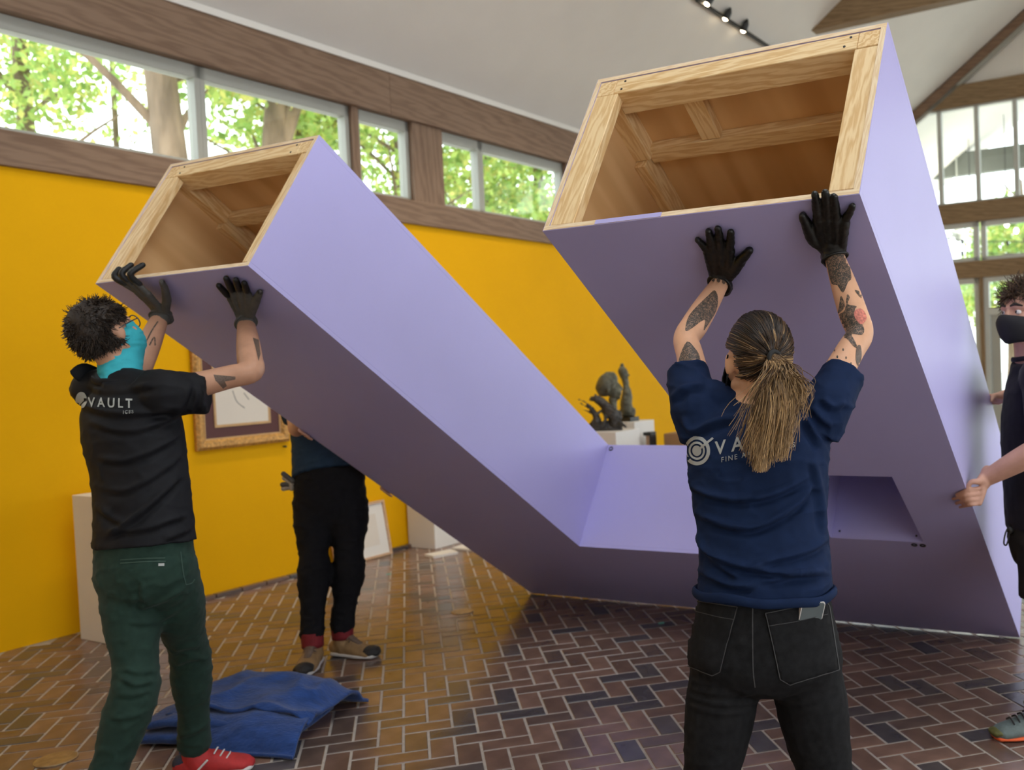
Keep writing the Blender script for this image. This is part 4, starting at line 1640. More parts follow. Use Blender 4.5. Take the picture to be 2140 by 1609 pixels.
def short_hair(c, right, fwd, up, parent, s=1.0, length=.045, n=2600, seed=1, cols=((.05, .03, .018), (.09, .055, .032), (.03, .018, .012)), curl=.35, lift=.45, tuft=.55):
    rg = np.random.default_rng(seed)
    R = np.array((.082, .101, .098)) * s
    cc = c + up * .028 * s - fwd * .008 * s
    out = []
    while len(out) < n:
        d = nrm(rg.normal(size=3))
        z, y, x = d[2], d[1], d[0]
        # keep scalp: above the hairline in front, down to the nape at the back
        lim = .35 if y > .55 else (.05 if y > .1 else -.62)
        if abs(x) > .9 and y > -.25:
            lim = .12
        if z < lim + rg.uniform(-.06, .06):
            continue
        out.append(d)
    D = np.array(out)
    loc = D * R
    P = cc + np.outer(loc[:, 0], right) + np.outer(loc[:, 1], fwd) + np.outer(loc[:, 2], up)
    Nn = np.outer(D[:, 0], right) + np.outer(D[:, 1], fwd) + np.outer(D[:, 2], up)
    flow = fwd * .1 - up * .75
    clump = np.stack([fbm(P * 34, 1, k) for k in (3, 4, 5)], 1)
    dirs = Nn * lift + flow * (1 - .6 * np.clip(D[:, 2:3], 0, 1)) + clump * tuft + rg.normal(size=(n, 3)) * .12
    ln = length * s * rg.uniform(.6, 1.15, n)
    cols = np.asarray(cols)[rg.integers(0, len(cols), n)] * rg.uniform(.7, 1.4, n)[:, None]
    V, F, C = strands(P - Nn * .004, dirs, ln, 5, .0026 * s, .0008 * s, cols, seed, .10, curl)
    # the mass of hair beneath
    pr = [ellipsoid(cc - fwd * .004 + up * .004, (right, fwd, up), np.array((.083, .100, .098)) * s, 36, 24)]
    Vb, Fb = pr[0]
    q = (Vb - cc)
    x, y, z = q @ right / R[0], q @ fwd / R[1], q @ up / R[2]
    lim = np.where(y > .55, .38, np.where(y > .1, .08, -.60))
    lim = np.where((np.abs(x) > .88) & (y > -.25), .15, lim)
    okv = z > lim
    Fb = [f for f in Fb if all(okv[i] for i in f)]
    Vb = Vb + ((Vb - cc) / np.linalg.norm(Vb - cc, axis=1)[:, None]) * (fbm(Vb * 45, 3, seed) * .007)[:, None]
    cap = mk('hair', Vb, Fb, M['hairbase'], parent, True)
    mk_hair('hair_strands', V, F, C, cap)
    return cap


def hand_parts(wrist, wdir, across, fingers, thumb, r=.0095, wr=(.029, .020), palm_th=.014):
    """fingers: chains of points starting at the knuckle; across points from little to index finger"""
    P = []
    n = len(fingers)
    for i, ch in enumerate(fingers):
        k = (i / (n - 1) - .5) * 2
        w = wrist + across * (k * wr[0] * .62)
        mid = (w + ch[0]) / 2
        P.append(loft([(w - wdir * .012, .0125, .0135), (mid, .0145, palm_th), (ch[0], r * 1.32, r * 1.25)], across, 12, 4))
        m = len(ch)
        rs = np.linspace(1.12, .80, m)
        if i == 0:
            rs = rs * .88
        P.append(loft([(p, r * rs[j], r * rs[j] * .95) for j, p in enumerate(ch)], across, 12, 5))
    w = wrist + across * (wr[0] * .5)
    P.append(loft([(w, .014, .014), ((w + thumb[0]) / 2, .017, .016), (thumb[0], r * 1.5, r * 1.4)] + [(p, r * q, r * q) for p, q in zip(thumb[1:], np.linspace(1.2, .95, len(thumb) - 1))], across, 12, 4))
    P.append(loft([(wrist - wdir * .03, wr[0], wr[1]), (wrist, wr[0], wr[1]), (wrist + wdir * .02, wr[0] * 1.05, wr[1] * .95)], across, 14, 3))
    return P


def limb(keys, side, n=16, cap='round'):
    return loft([(k[0], k[1], k[1] if len(k) < 3 else k[2]) for k in keys], side, n, 5, cap=cap)


def seg_pts(a, b, ts):
    return [np.asarray(a) * (1 - t) + np.asarray(b) * t for t in ts]


def arm_parts(sh, el, wr, r, side):
    a = seg_pts(sh, el, (0, .35, .75))
    b = seg_pts(el, wr, (0, .22, .55, 1))
    ru, re, rf, rw = r
    return [limb([(a[0], ru * 1.18), (a[1], ru), (a[2], ru * .90), (b[0], re), (b[1], rf), (b[2], rf * .92), (b[3], rw, rw * .86)], side)]


def leg_parts(hip, kn, an, r, side):
    a = seg_pts(hip, kn, (0, .35, .75))
    b = seg_pts(kn, an, (0, .28, .6, 1))
    rt, rk, rc, ra = r
    return [limb([(a[0], rt * 1.05), (a[1], rt), (a[2], rt * .75), (b[0], rk), (b[1], rc), (b[2], rc * .8), (b[3], ra)], side)]


def foot_parts(an, toe, grow=0.0):
    d = nrm((toe - an) * np.array([1, 1, 0]))
    side = np.cross(WZ, d)
    heel = np.array([an[0], an[1], 0]) - d * .045
    L = np.linalg.norm((toe - an)[:2])
    g = grow
    return [loft([(heel + WZ * (.038 + g * .5), .030 + g, .034 + g * .6), (heel + d * .09 + WZ * .045, .036 + g, .042 + g * .6), (heel + d * (.05 + L * .55) + WZ * .034, .043 + g, .032 + g * .5), (heel + d * (.045 + L * .9) + WZ * .026, .042 + g, .024 + g * .4), (heel + d * (.045 + L) + WZ * .022, .03 + g, .018 + g * .3)], side, 16, 4),
            loft([(np.asarray(an) + WZ * .06, .040 + g * .5, .040 + g * .5), (np.asarray(an) - WZ * .02, .042 + g * .7, .042 + g * .7), (np.asarray(an) * np.array([1, 1, 0]) + WZ * .045 + d * .02, .040 + g, .044 + g)], side, 14, 4)], heel, d, side, L


def wrinkle(V, N, amp, freq, seed, sharp=1.0):
    n1 = fbm(V * np.asarray(freq) + seed, 3, seed)
    rid = (1 - np.abs(n1)) ** 3 - .55
    return V + N * (rid * amp * sharp)[:, None]


def person(label, base):
    return thing('person', label, 'person', base)


def shoe(parent, an, toe, upper, sole, extra=None, grow=.010, name='shoe', sole_h=.024):
    parts, heel, d, side, L = foot_parts(an, toe, grow)
    V, F, N = union(parts, .005, 5)
    V[:, 2] = np.maximum(V[:, 2], .014)
    o = mk(name, V, F, upper, parent, True)
    pl = loft([(heel - d * .006 + WZ * sole_h * .5, .034 + grow, sole_h * .5), (heel + d * .1 + WZ * sole_h * .5, .038 + grow, sole_h * .5), (heel + d * (.05 + L * .6) + WZ * sole_h * .5, .047 + grow, sole_h * .5), (heel + d * (.05 + L) + WZ * sole_h * .55, .034 + grow, sole_h * .5)], side, 18, 4, pw=.75)
    mk('sole', pl[0], pl[1], sole, o, True)
    return o, heel, d, side, L, (V, F)


def tri_text(txt, size, spacing=1.0, bold=0.0):
    cu = bpy.data.curves.new('t', 'FONT')
    cu.body = txt
    cu.size = size
    cu.space_character = spacing
    cu.offset = bold
    cu.resolution_u = 3
    ob = bpy.data.objects.new('t', cu)
    COL.objects.link(ob)
    dg = bpy.context.evaluated_depsgraph_get()
    me = bpy.data.meshes.new_from_object(ob.evaluated_get(dg))
    bm = bmesh.new()
    bm.from_mesh(me)
    bmesh.ops.remove_doubles(bm, verts=bm.verts, dist=1e-5)
    bm.verts.index_update()
    bm.edges.index_update()
    loops = []
    be = [e for e in bm.edges if len(e.link_faces) == 1]
    nxt = {}
    for e in be:
        for v in e.verts:
            nxt.setdefault(v.index, []).append(e)
    bm.verts.ensure_lookup_table()
    seen = set()
    for e in be:
        if e.index in seen:
            continue
        lp = []
        v = e.verts[0]
        cur = e
        while cur and cur.index not in seen:
            seen.add(cur.index)
            lp.append((v.co.x, v.co.y))
            v = cur.other_vert(v)
            cs = [q for q in nxt[v.index] if q.index not in seen]
            cur = cs[0] if cs else None
        if len(lp) > 2:
            loops.append(lp)
    bm.free()
    bpy.data.objects.remove(ob, do_unlink=True)
    return loops


def print_text(txt, x0, y0, x1, y1, h, bvh, mat, parent, spacing=1.0, bold=0.0, slant=(0, 0), off=.0012, name='lettering'):
    """lettering on a baseline from (x0,y0) to (x1,y1), h pixels tall"""
    loops = tri_text(txt, 1.0, spacing, bold)
    A = np.concatenate([np.array(l) for l in loops])
    mn, mx = A.min(0), A.max(0)
    b = np.array([x1 - x0, y1 - y0], float)
    upv = np.array([slant[0], -1.0]) * h
    out = []
    for l in loops:
        out.append([tuple(np.array([x0, y0]) + b * (p[0] - mn[0]) / (mx[0] - mn[0]) + upv * (p[1] - 0) / (mx[1])) for p in l])
    return decal(name, out, bvh, off, mat, parent, step=5.0, holes=True)


def FP(x, y, off=0.0):
    """point on the sculpture's front face under a photograph pixel, off metres in front of it"""
    return HIT(x, y, EB_, SA) - EB_ * off


def chain(pts, off0, offs=None):
    return [FP(p[0], p[1], off0 if offs is None else offs[i]) for i, p in enumerate(pts)]


def folds(V, N, curves, amp, width, face=None, lim=-.1):
    """raise creases along curves given in photograph pixels on the side that faces the viewer"""
    x, y, z = project_many(V)
    D = np.zeros(len(V))
    vis = np.clip(-(N @ nrm(FW)) * 2.5, 0, 1)
    for cv in curves:
        a_ = cv[1] if isinstance(cv, tuple) else 1.0
        pts = cv[0] if isinstance(cv, tuple) else cv
        P = catmull([np.array([q[0], q[1], 0.0]) for q in pts], 6)[:, :2]
        best = np.full(len(V), 1e9)
        sgn = np.zeros(len(V))
        tpar = np.zeros(len(V))
        for i in range(len(P) - 1):
            a, b = P[i], P[i + 1]
            ab = b - a
            L2 = ab @ ab + 1e-9
            t = np.clip(((x - a[0]) * ab[0] + (y - a[1]) * ab[1]) / L2, 0, 1)
            dx, dy = x - (a[0] + t * ab[0]), y - (a[1] + t * ab[1])
            d = np.hypot(dx, dy)
            m = d < best
            best[m] = d[m]
            sgn[m] = np.sign(ab[0] * dy - ab[1] * dx)[m]
            tpar[m] = (i + t[m]) / (len(P) - 1)
        fade = np.clip(np.minimum(tpar, 1 - tpar) * 6, .0, 1)
        w = width
        D += a_ * fade * (np.exp(-(best / w) ** 2) - .8 * np.exp(-((best * sgn - 1.5 * w) / w) ** 2))
    return V + N * (D * amp * vis)[:, None]


def project_many(V):
    d = V - CAM
    z = d @ FW
    return CXP + FPX * (d @ RT) / z, CYP - FPX * (d @ UP) / z, z


def vnormals(V, F):
    N = np.zeros_like(V)
    Fa = np.array([f for f in F if len(f) == 4])
    if len(Fa):
        n = np.cross(V[Fa[:, 2]] - V[Fa[:, 0]], V[Fa[:, 3]] - V[Fa[:, 1]])
        for k in range(4):
            np.add.at(N, Fa[:, k], n)
    return N / (np.linalg.norm(N, axis=1)[:, None] + 1e-12)


def line_decal(name, pts, width, bvh, off, mat, parent, sub=4):
    P = catmull([np.array([q[0], q[1], 0.0]) for q in pts], sub)[:, :2]
    T = np.gradient(P, axis=0)
    T /= np.linalg.norm(T, axis=1)[:, None] + 1e-9
    Nn = np.stack([-T[:, 1], T[:, 0]], 1) * width / 2
    return decal(name, [list(map(tuple, P + Nn)) + list(map(tuple, (P - Nn)[::-1]))], bvh, off, mat, parent, step=max(3.0, width))


def ellipse_px(cx, cy, rx, ry, n=36, rot=0.0):
    out = []
    for i in range(n):
        t = 2 * math.pi * i / n
        u, v = rx * math.cos(t), ry * math.sin(t)
        out.append((cx + u * math.cos(rot) - v * math.sin(rot), cy + u * math.sin(rot) + v * math.cos(rot)))
    return out


# ------------------------------------------------------------------ woman with the ponytail
def G(p, z):
    return np.array([p[0], p[1], z])


wA = {k: PX(*v) for k, v in dict(
    low=(1598, 1378, 2.33), hip=(1598, 1340, 2.33), waist=(1598, 1225, 2.33), mid=(1590, 1085, 2.34), chest=(1584, 960, 2.36), upper=(1585, 885, 2.39), neck=(1586, 842, 2.40), head=(1584, 758, 2.385),
    shL=(1463, 838, 2.41), shR=(1718, 838, 2.35), elL=(1434, 708, 2.58), elR=(1797, 697, 2.47),
    hipL=(1512, 1395, 2.33), hipR=(1688, 1395, 2.33), knL=(1470, 1720, 2.30), knR=(1744, 1720, 2.31)).items()}
wA['anL'] = G(PX(1478, 1990, 2.34), .09)
wA['anR'] = G(PX(1752, 1990, 2.35), .09)
wA['toeL'] = G(wA['anL'] + np.array([-.03, .19, 0]), 0)
wA['toeR'] = G(wA['anR'] + np.array([.05, .19, 0]), 0)
wA['wrL'] = FP(1511, 572, .028)
wA['wrR'] = FP(1744, 509, .030)
woman = person('person with a brown ponytail and navy printed T-shirt pushing the right leg overhead', G((wA['anL'] + wA['anR']) / 2, 0))
LAT = nrm(wA['shR'] - wA['shL'])
LATH = nrm(wA['hipR'] - wA['hipL'])
wr_, wf_, wu_ = ortho(FW * .97 - RT * .20 + WZ * .06, WZ + RT * .04)


def torso(k, dims, lat0, lat1, grow=0.0, pw=.9, cap='round'):
    keys = []
    n = len(k)
    for i, (p, d) in enumerate(zip(k, dims)):
        t = i / (n - 1)
        keys.append((p, d[0] + grow, d[1] + grow, lat0 * (1 - t) + lat1 * t))
    return loft(keys, lat0, 28, 5, pw=pw, cap=cap)


# gloved hands, palms flat on the purple face
ho = .011
lf = [chain([(1482, 520), (1470, 506), (1459, 494)], ho), chain([(1491, 515), (1486, 494), (1482.5, 477)], ho), chain([(1507, 513), (1505, 490), (1502, 471)], ho), chain([(1526, 515), (1528, 495), (1529, 478)], ho)]
lt = [FP(1540, 547, .020), FP(1554, 531, .014), FP(1568, 517, .011)]
rf = [chain([(1766, 457), (1776, 438), (1783, 424)], ho), chain([(1748, 452), (1746, 425), (1744, 404)], ho), chain([(1730, 450), (1728, 418), (1726, 395)], ho), chain([(1712, 452), (1707, 424), (1704.5, 400)], ho)]
rt = [FP(1702, 486, .020), FP(1689, 464, .014), FP(1679, 445, .011)]


def hand(wrist, el, fingers, thumb, r, wr=(.030, .021), voxel=.003):
    wd = nrm(wrist - el)
    ac = nrm(fingers[-1][0] - fingers[0][0])
    kn = np.mean([f[0] for f in fingers], axis=0)
    return hand_parts(wrist, nrm(kn - wrist), ac, fingers, thumb, r, wr)


hl = hand(wA['wrL'], wA['elL'], lf, lt, .0098)
hr = hand(wA['wrR'], wA['elR'], rf, rt, .0098)
dims = [(.10, .07), (.150, .100), (.138, .095), (.146, .100), (.154, .106), (.150, .095), (.085, .070)]
tk = [wA[k] for k in ('low', 'hip', 'waist', 'mid', 'chest', 'upper', 'neck')]
W_AR = (.041, .036, .0385, .0265)
body = [torso(tk, dims, LATH, LAT)]
body += arm_parts(wA['shL'], wA['elL'], wA['wrL'], W_AR, RT) + arm_parts(wA['shR'], wA['elR'], wA['wrR'], W_AR, RT)
body += leg_parts(wA['hipL'], wA['knL'], wA['anL'], (.064, .046, .044, .034), RT) + leg_parts(wA['hipR'], wA['knR'], wA['anR'], (.064, .046, .044, .034), RT)
for s_ in 'LR':
    body += foot_parts(wA['an' + s_], wA['toe' + s_])[0]
body += head_parts(wA['head'], wr_, wf_, wu_, .97)
body += [loft([(wA['neck'] - WZ * .03, .062, .058), (wA['neck'] * .6 + (wA['head'] - wu_ * .06 - wf_ * .015) * .4, .052, .052), (wA['head'] - wu_ * .05 - wf_ * .02, .052, .056)], RT, 16, 4)]
body += [loft([(wA['wr' + q], .024, .018), (wA['wr' + q] * .6 + f_[1][0] * .4, .022, .007)], RT, 12, 3) for q, f_ in (('L', lf), ('R', rf))]
V, F, N = union(body, .0052, 7)
wbody = mk('body', V, F, M['skin'], woman, True)
WB = bvh_of(V, F)
eyes(wA['head'], wr_, wf_, wu_, woman, .97)


def glove(name, parts, wrist, toward, r, mat, parent, vox=.0026, amp=.0012):
    d = nrm(toward - wrist)
    side = nrm(np.cross(d, FW))
    parts = parts + [loft([(wrist + d * .004, r[0], r[1]), (wrist + d * .018, r[0] * 1.04, r[1] * 1.04)], side, 18, 2, cap='flat')]
    V, F, N = union(parts, vox, 4)
    V = V + N * (fbm(V * 70, 2, 3) * amp)[:, None]
    g = mk(name, V, F, mat, parent, True)
    V2, F2 = torus(np.zeros(3), (0, 0, 1), 1, .11, 28, 8)
    b = np.cross(d, side)
    V2 = np.array([wrist + d * (.018 + v[2] * .03) + side * v[0] * r[0] * 1.03 + b * v[1] * r[1] * 1.03 for v in V2])
    mk('cuff_roll', V2, F2, mat, g, True)
    return g


glove('glove', hand(wA['wrL'], wA['elL'], lf, lt, .0128, (.034, .025)), wA['wrL'], wA['elL'], (.034, .028), M['nitrile'], woman)
glove('glove', hand(wA['wrR'], wA['elR'], rf, rt, .0128, (.034, .025)), wA['wrR'], wA['elR'], (.034, .028), M['nitrile'], woman)

# T-shirt
hem = PX(1598, 1243, 2.33)
tkS = [hem, PX(1598, 1190, 2.33)] + [wA[k] for k in ('mid', 'chest', 'upper', 'neck')]
dS = [(.168, .132), (.164, .124), (.162, .116), (.177, .120), (.166, .106), (.086, .068)]
sl = [torso(tkS, dS, LATH, LAT, 0, .92, 'flat')]
sl += [limb([(PX(1480, 905, 2.39), .075), (PX(1455, 850, 2.41), .068), (PX(1441, 800, 2.455), .060), (PX(1437, 772, 2.475), .058)], RT, cap='flat')]
sl += [limb([(PX(1700, 900, 2.35), .072), (PX(1728, 848, 2.35), .066), (PX(1752, 803, 2.385), .058), (PX(1763, 783, 2.405), .057)], RT, cap='flat')]
sl += [limb([(PX(1480, 838, 2.41), .058), (PX(1540, 850, 2.40), .048), (PX(1640, 848, 2.385), .048), (PX(1705, 842, 2.36), .056)], WZ)]
V, F, N = union(sl, .0046, 10)
V = wrinkle(V, N, .0045, (9, 9, 16), 4)
N = vnormals(V, F)
V = folds(V, N, [
    [(1432, 1005), (1480, 1032), (1545, 1043), (1620, 1030), (1700, 990)],
    [(1440, 1060), (1500, 1092), (1570, 1102), (1650, 1065), (1712, 1000)],
    ([(1446, 1100), (1480, 1150), (1540, 1180), (1640, 1196), (1725, 1190)], 1.1),
    ([(1455, 1140), (1500, 1178), (1545, 1205)], .8),
    ([(1560, 1185), (1610, 1172), (1690, 1150), (1735, 1120)], .7),
    ([(1700, 960), (1716, 1040), (1722, 1120)], .6),
    ([(1430, 960), (1445, 1040), (1450, 1100)], .5),
    ([(1590, 1215), (1650, 1205), (1730, 1195)], .8),
    ([(1460, 1190), (1520, 1220), (1580, 1225)], .8),
    ([(1425, 870), (1445, 900), (1490, 885), (1540, 870)], .8),
    ([(1400, 840), (1430, 812), (1475, 805)], .7),
    ([(1715, 830), (1740, 850), (1770, 840)], .7),
    ([(1680, 870), (1700, 905), (1718, 935)], .8),
    ([(1695, 850), (1722, 880), (1740, 890)], .6),
], .014, 7.5)
shirt = mk('t_shirt', V, F, M['navy'], woman, True)
WS = bvh_of(V, F)


def ring_band(name, c, ax, ay, az, a, b, h, th, mat, parent, n=64, wav=.004, seed=2, pw=.92):
    V, F = [], []
    m = 10
    for i in range(n):
        t = 2 * math.pi * i / n
        ct, st_ = math.cos(t), math.sin(t)
        ct = math.copysign(abs(ct) ** pw, ct)
        st_ = math.copysign(abs(st_) ** pw, st_)
        rad = ax * ct * a + ay * st_ * b
        rn = nrm(rad)
        w = wav * math.sin(3 * t + seed) + wav * .6 * math.sin(7 * t + seed * 2)
        for j in range(m):
            p = 2 * math.pi * j / m
            V.append(c + rad + rn * (th * math.cos(p)) + az * (h * math.sin(p) + w))
    for i in range(n):
        for j in range(m):
            F.append((i * m + j, ((i + 1) % n) * m + j, ((i + 1) % n) * m + (j + 1) % m, i * m + (j + 1) % m))
    o = mk(name, V, F, mat, parent, True)
    return o


ring_band('rolled_hem', PX(1597, 1234, 2.33), RT, FW * 1.0, UP, .172, .136, .012, .006, M['navy'], shirt)
ring_band('collar', PX(1586, 852, 2.395), LAT, nrm(np.cross(WZ, LAT)), nrm(WZ + FW * .25), .074, .066, .009, .004, M['navy'], shirt, wav=.001)
# print on the back
for r0, r1, r2, r3 in ((27.5, 30.5, 20.5, 23), (17, 19, 13, 14.5)):
    decal('emblem', [ellipse_px(1457, 942, r0, r1, rot=-.1), ellipse_px(1457, 942, r2, r3, rot=-.1)[::-1]], WS, .0013, M['print'], shirt, step=5, holes=True)
decal('emblem', [ellipse_px(1457, 942, 9.5, 11, rot=-.1)], WS, .0013, M['print'], shirt, step=5)
decal('emblem', [[(1461, 936), (1489, 914), (1492, 917), (1464, 940)]], WS, .0015, M['print'], shirt, step=5)
decal('emblem', [[(1431, 968), (1438, 961), (1441, 964), (1434, 971)]], WS, .0015, M['print'], shirt, step=5)
print_text('VAULT', 1494, 951, 1656, 917, 28, WS, M['print'], shirt, spacing=1.75, bold=.02, off=.0015)
print_text('FINE ART SERVICES', 1508, 966, 1661, 934, 10, WS, M['print'], shirt, spacing=1.35, off=.0015)

# jeans
jn = [torso([PX(1598, 1447, 2.33), PX(1598, 1425, 2.33), PX(1598, 1385, 2.33), PX(1598, 1300, 2.33), PX(1598, 1232, 2.33)], [(.055, .06), (.140, .105), (.190, .128), (.174, .124), (.158, .118)], LATH, LATH, 0, .92, 'flat')]
for s_, x0 in (('L', 1), ('R', -1)):
    jn += leg_parts(wA['hip' + s_] + LATH * (.008 * x0), wA['kn' + s_], wA['an' + s_] + WZ * .03, (.087, .068, .066, .058), RT)
    jn += [ellipsoid(PX(1528 if s_ == 'L' else 1668, 1375, 2.275), (RT, FW, UP), (.085, .058, .085), 20, 14)]
V, F, N = union(jn, .0065, 8)
V = wrinkle(V, N, .0028, (12, 12, 18), 9)
N = vnormals(V, F)
V = folds(V, N, [
    ([(1425, 1430), (1480, 1448), (1540, 1452), (1585, 1445)], 1), ([(1425, 1448), (1490, 1470), (1560, 1470), (1592, 1455)], 1),
    ([(1430, 1470), (1500, 1490), (1570, 1484)], .8), ([(1425, 1415), (1460, 1428), (1500, 1432)], .7),
    ([(1610, 1455), (1660, 1470), (1730, 1455)], .6), ([(1560, 1330), (1540, 1345), (1515, 1350)], .5), ([(1430, 1590), (1470, 1600), (1520, 1595)], .6)], .005, 7.0)
jeans = mk('jeans', V, F, M['denim'], woman, True)
WJ = bvh_of(V, F)
for poly in ([(1451, 1255), (1542, 1268), (1505.5, 1402.5), (1490, 1410), (1429, 1386)], [(1600, 1281), (1722, 1256), (1730, 1266), (1751, 1398), (1650, 1429), (1630, 1418)]):
    pk = decal('pocket', [poly], WJ, .0030, M['denim'], jeans, step=8, thick=.003)
    for i in range(len(poly)):
        a, b = np.array(poly[i], float), np.array(poly[(i + 1) % len(poly)], float)
        line_decal('stitching', [a, (a + b) / 2, b], 1.8, WJ, .0052, M['stitch'], pk or jeans, 2)
line_decal('seam', [(1573, 1262), (1573, 1330), (1574, 1400), (1578, 1436)], 2.4, WJ, .0016, M['stitch'], jeans)
for pts in ([(1452, 1276), (1500, 1288), (1536, 1294)], [(1604, 1307), (1660, 1298), (1726, 1283)]):
    line_decal('stitching', pts, 1.5, WJ, .0054, M['stitch'], jeans)
for s_ in 'LR':
    shoe(woman, wA['an' + s_], wA['toe' + s_], M['blackcotton'], M['sole'])
# phone in the back pocket
loc, nor = camray(WJ, 1693, 1276)
pn = nrm(np.array(nor))
if pn @ FW > 0:
    pn = -pn
pu = nrm(UP + RT * .05 - pn * (UP @ pn) + pn * .38)
pr_ = nrm(np.cross(pu, pn))
pn = np.cross(pr_, pu)
pc = np.array(loc) + pn * .004
ph = thing('smartphone', 'grey smartphone sticking out of the black jeans back pocket', 'phone', pc)


def rrect(w, h, r, n=5):
    out = []
    for cx, cy, a0 in ((w - r, h - r, 0), (-w + r, h - r, 90), (-w + r, -h + r, 180), (w - r, -h + r, 270)):
        for i in range(n + 1):
            a = math.radians(a0 + 90 * i / n)
            out.append((cx + r * math.cos(a), cy + r * math.sin(a)))
    return out


Vp, Fp_ = prism(rrect(.032, .027, .008), -.004, .005, (0, 1, 2))
o = mk('phone_case', [pc + pr_ * v[0] + pu * v[1] + pn * v[2] for v in Vp], Fp_, M['shoewhite'], ph)
fixnormals(o.data)
Vp, Fp_ = prism(rrect(.0295, .0245, .007), .005, .0062, (0, 1, 2))
o = mk('phone_back', [pc + pr_ * v[0] + pu * v[1] + pn * v[2] for v in Vp], Fp_, M['phone'], ph)
fixnormals(o.data)

# hair swept back to a tie, then the ponytail
rg = np.random.default_rng(5)
HR = np.array((.080, .102, .098)) * .97
hc = wA['head'] + wu_ * .027 - wf_ * .008


def hp(D, k=1.0):
    D = np.asarray(D)
    return hc + np.outer(D[:, 0] * HR[0], wr_) * k + np.outer(D[:, 1] * HR[1], wf_) * k + np.outer(D[:, 2] * HR[2], wu_) * k


tie = nrm(np.array([.05, -1.0, -.12]))
roots = []
while len(roots) < 4200:
    d = nrm(rg.normal(size=3))
    x, y, z = d
    if y > .45 and z < .45 + .1 * rg.normal():
        continue
    if y > .0 and z < .12:
        continue
    if z < -.62 - .2 * max(0, -y):
        continue
    if abs(x) > .8 and z < .02 and y > -.3:
        continue
    roots.append(d)
roots = np.array(roots)
SEG = 10


def swept(i):
    a = roots[i]
    w = math.acos(max(-1, min(1, a @ tie)))
    ts = np.linspace(0, 1, SEG + 1)
    if w < 1e-3:
        D = np.repeat(a[None], SEG + 1, 0)
    else:
        D = (np.sin((1 - ts) * w)[:, None] * a + np.sin(ts * w)[:, None] * tie) / math.sin(w)
    k = 1.005 + .05 * rg.random() + .05 * np.sin(ts * math.pi) * rg.random()
    k = k + .03 * np.sin(ts * 5 + fbm(a[None] * 4, 1, 2)[0] * 4)
    return hp(D) + (hp(D) - hc) * (k - 1)[:, None]


dark, mid_, blond = np.array((.026, .015, .009)), np.array((.105, .056, .026)), np.array((.62, .39, .18))
streak = fbm(roots * 5.0, 2, 9) + rg.normal(size=len(roots)) * .25 - .25 * roots[:, 2] + .25 * (np.abs(roots[:, 0]) > .6)
cc = np.where(streak[:, None] > .62, blond * .75, np.where(streak[:, None] > .1, mid_, dark))
cc3 = np.repeat(cc[:, None, :], SEG + 1, 1) * (np.linspace(.85, 1.15, SEG + 1)[None, :, None]) * rg.uniform(.7, 1.3, len(roots))[:, None, None]
Vh, Fh, Ch = strands(roots, None, None, SEG, .0013, .0010, cc3, 5, ctrl=swept)
capV, capF = ellipsoid(hc - wf_ * .002, (wr_, wf_, wu_), HR * 1.0, 30, 20)
q = capV - hc
xx, yy, zz = q @ wr_ / HR[0], q @ wf_ / HR[1], q @ wu_ / HR[2]
okc = ~((yy > .5) & (zz < .42)) & ~((yy > .05) & (zz < .10)) & (zz > -.66) & ~((np.abs(xx) > .82) & (zz < 0) & (yy > -.3))
capF = [f for f in capF if all(okc[i] for i in f)]
hair = mk('hair', capV, capF, M['hairbase'], woman, True)
mk_hair('hair_strands', Vh, Fh, Ch, hair)
tp = hp(tie[None])[0] - wf_ * .012
V2, F2 = torus(tp, nrm(-wf_ + wr_ * .3), .015, .006, 18, 8)
mk('hair_tie', V2, F2, M['hairtie'], hair, True)
NP = 1500
ends = []
for i in range(NP):
    u = rg.random()
    if u < .68:
        ey_ = 988 - abs(rg.normal(0, 48))
        ex_ = 1588 + rg.normal(0, 5 + 26 * (988 - ey_) / 100)
    elif u < .93:
        ey_ = 966 - abs(rg.normal(0, 46))
        ex_ = 1632 + rg.normal(0, 5 + 20 * (966 - ey_) / 100)
    else:
        ex_, ey_ = rg.normal(1672, 12), rg.uniform(820, 880)
    ends.append((ex_, ey_, rg.uniform(2.175, 2.215)))
SEGP = 12
clump_ = rg.random(40)


def pony(i):
    ex_, ey_, dp_ = ends[i]
    j = rg.normal(size=3)
    p0 = tp + wr_ * j[0] * .005 + wu_ * j[1] * .005
    m1 = PX(1632 + (ex_ - 1612) * .32 + j[0] * 8, 768 + abs(j[2]) * 8, 2.235 + .015 * j[1])
    m2 = PX(1612 + (ex_ - 1612) * .75 + 16 + j[1] * 9, 770 + (ey_ - 770) * .45, 2.20 + .012 * j[0])
    e = PX(ex_, ey_, dp_)
    C = catmull([p0, m1, m2, e], SEGP // 3)[:SEGP + 1]
    tt = np.linspace(0, 1, SEGP + 1)
    C = C + np.outer(np.sin(tt * (7 + 3 * j[0]) + clump_[i % 40] * 6.28) * .007 * tt, RT) + np.outer(np.cos(tt * 6 + clump_[(i * 7) % 40] * 6.28) * .004 * tt, FW)
    return C


tb = np.clip(rg.normal(.42, .38, NP), 0, 1)
pc3 = np.empty((NP, SEGP + 1, 3))
for k in range(SEGP + 1):
    f = np.clip(tb + .55 * (k / SEGP) - .3, 0, 1)[:, None]
    pc3[:, k] = mid_ * (1 - f) + blond * f
pc3 *= rg.uniform(.55, 1.35, NP)[:, None, None]
Vh, Fh, Ch = strands(np.zeros((NP, 3)), None, None, SEGP, .0015, .0005, pc3, 6, ctrl=pony)
mk_hair('ponytail', Vh, Fh, Ch, hair)
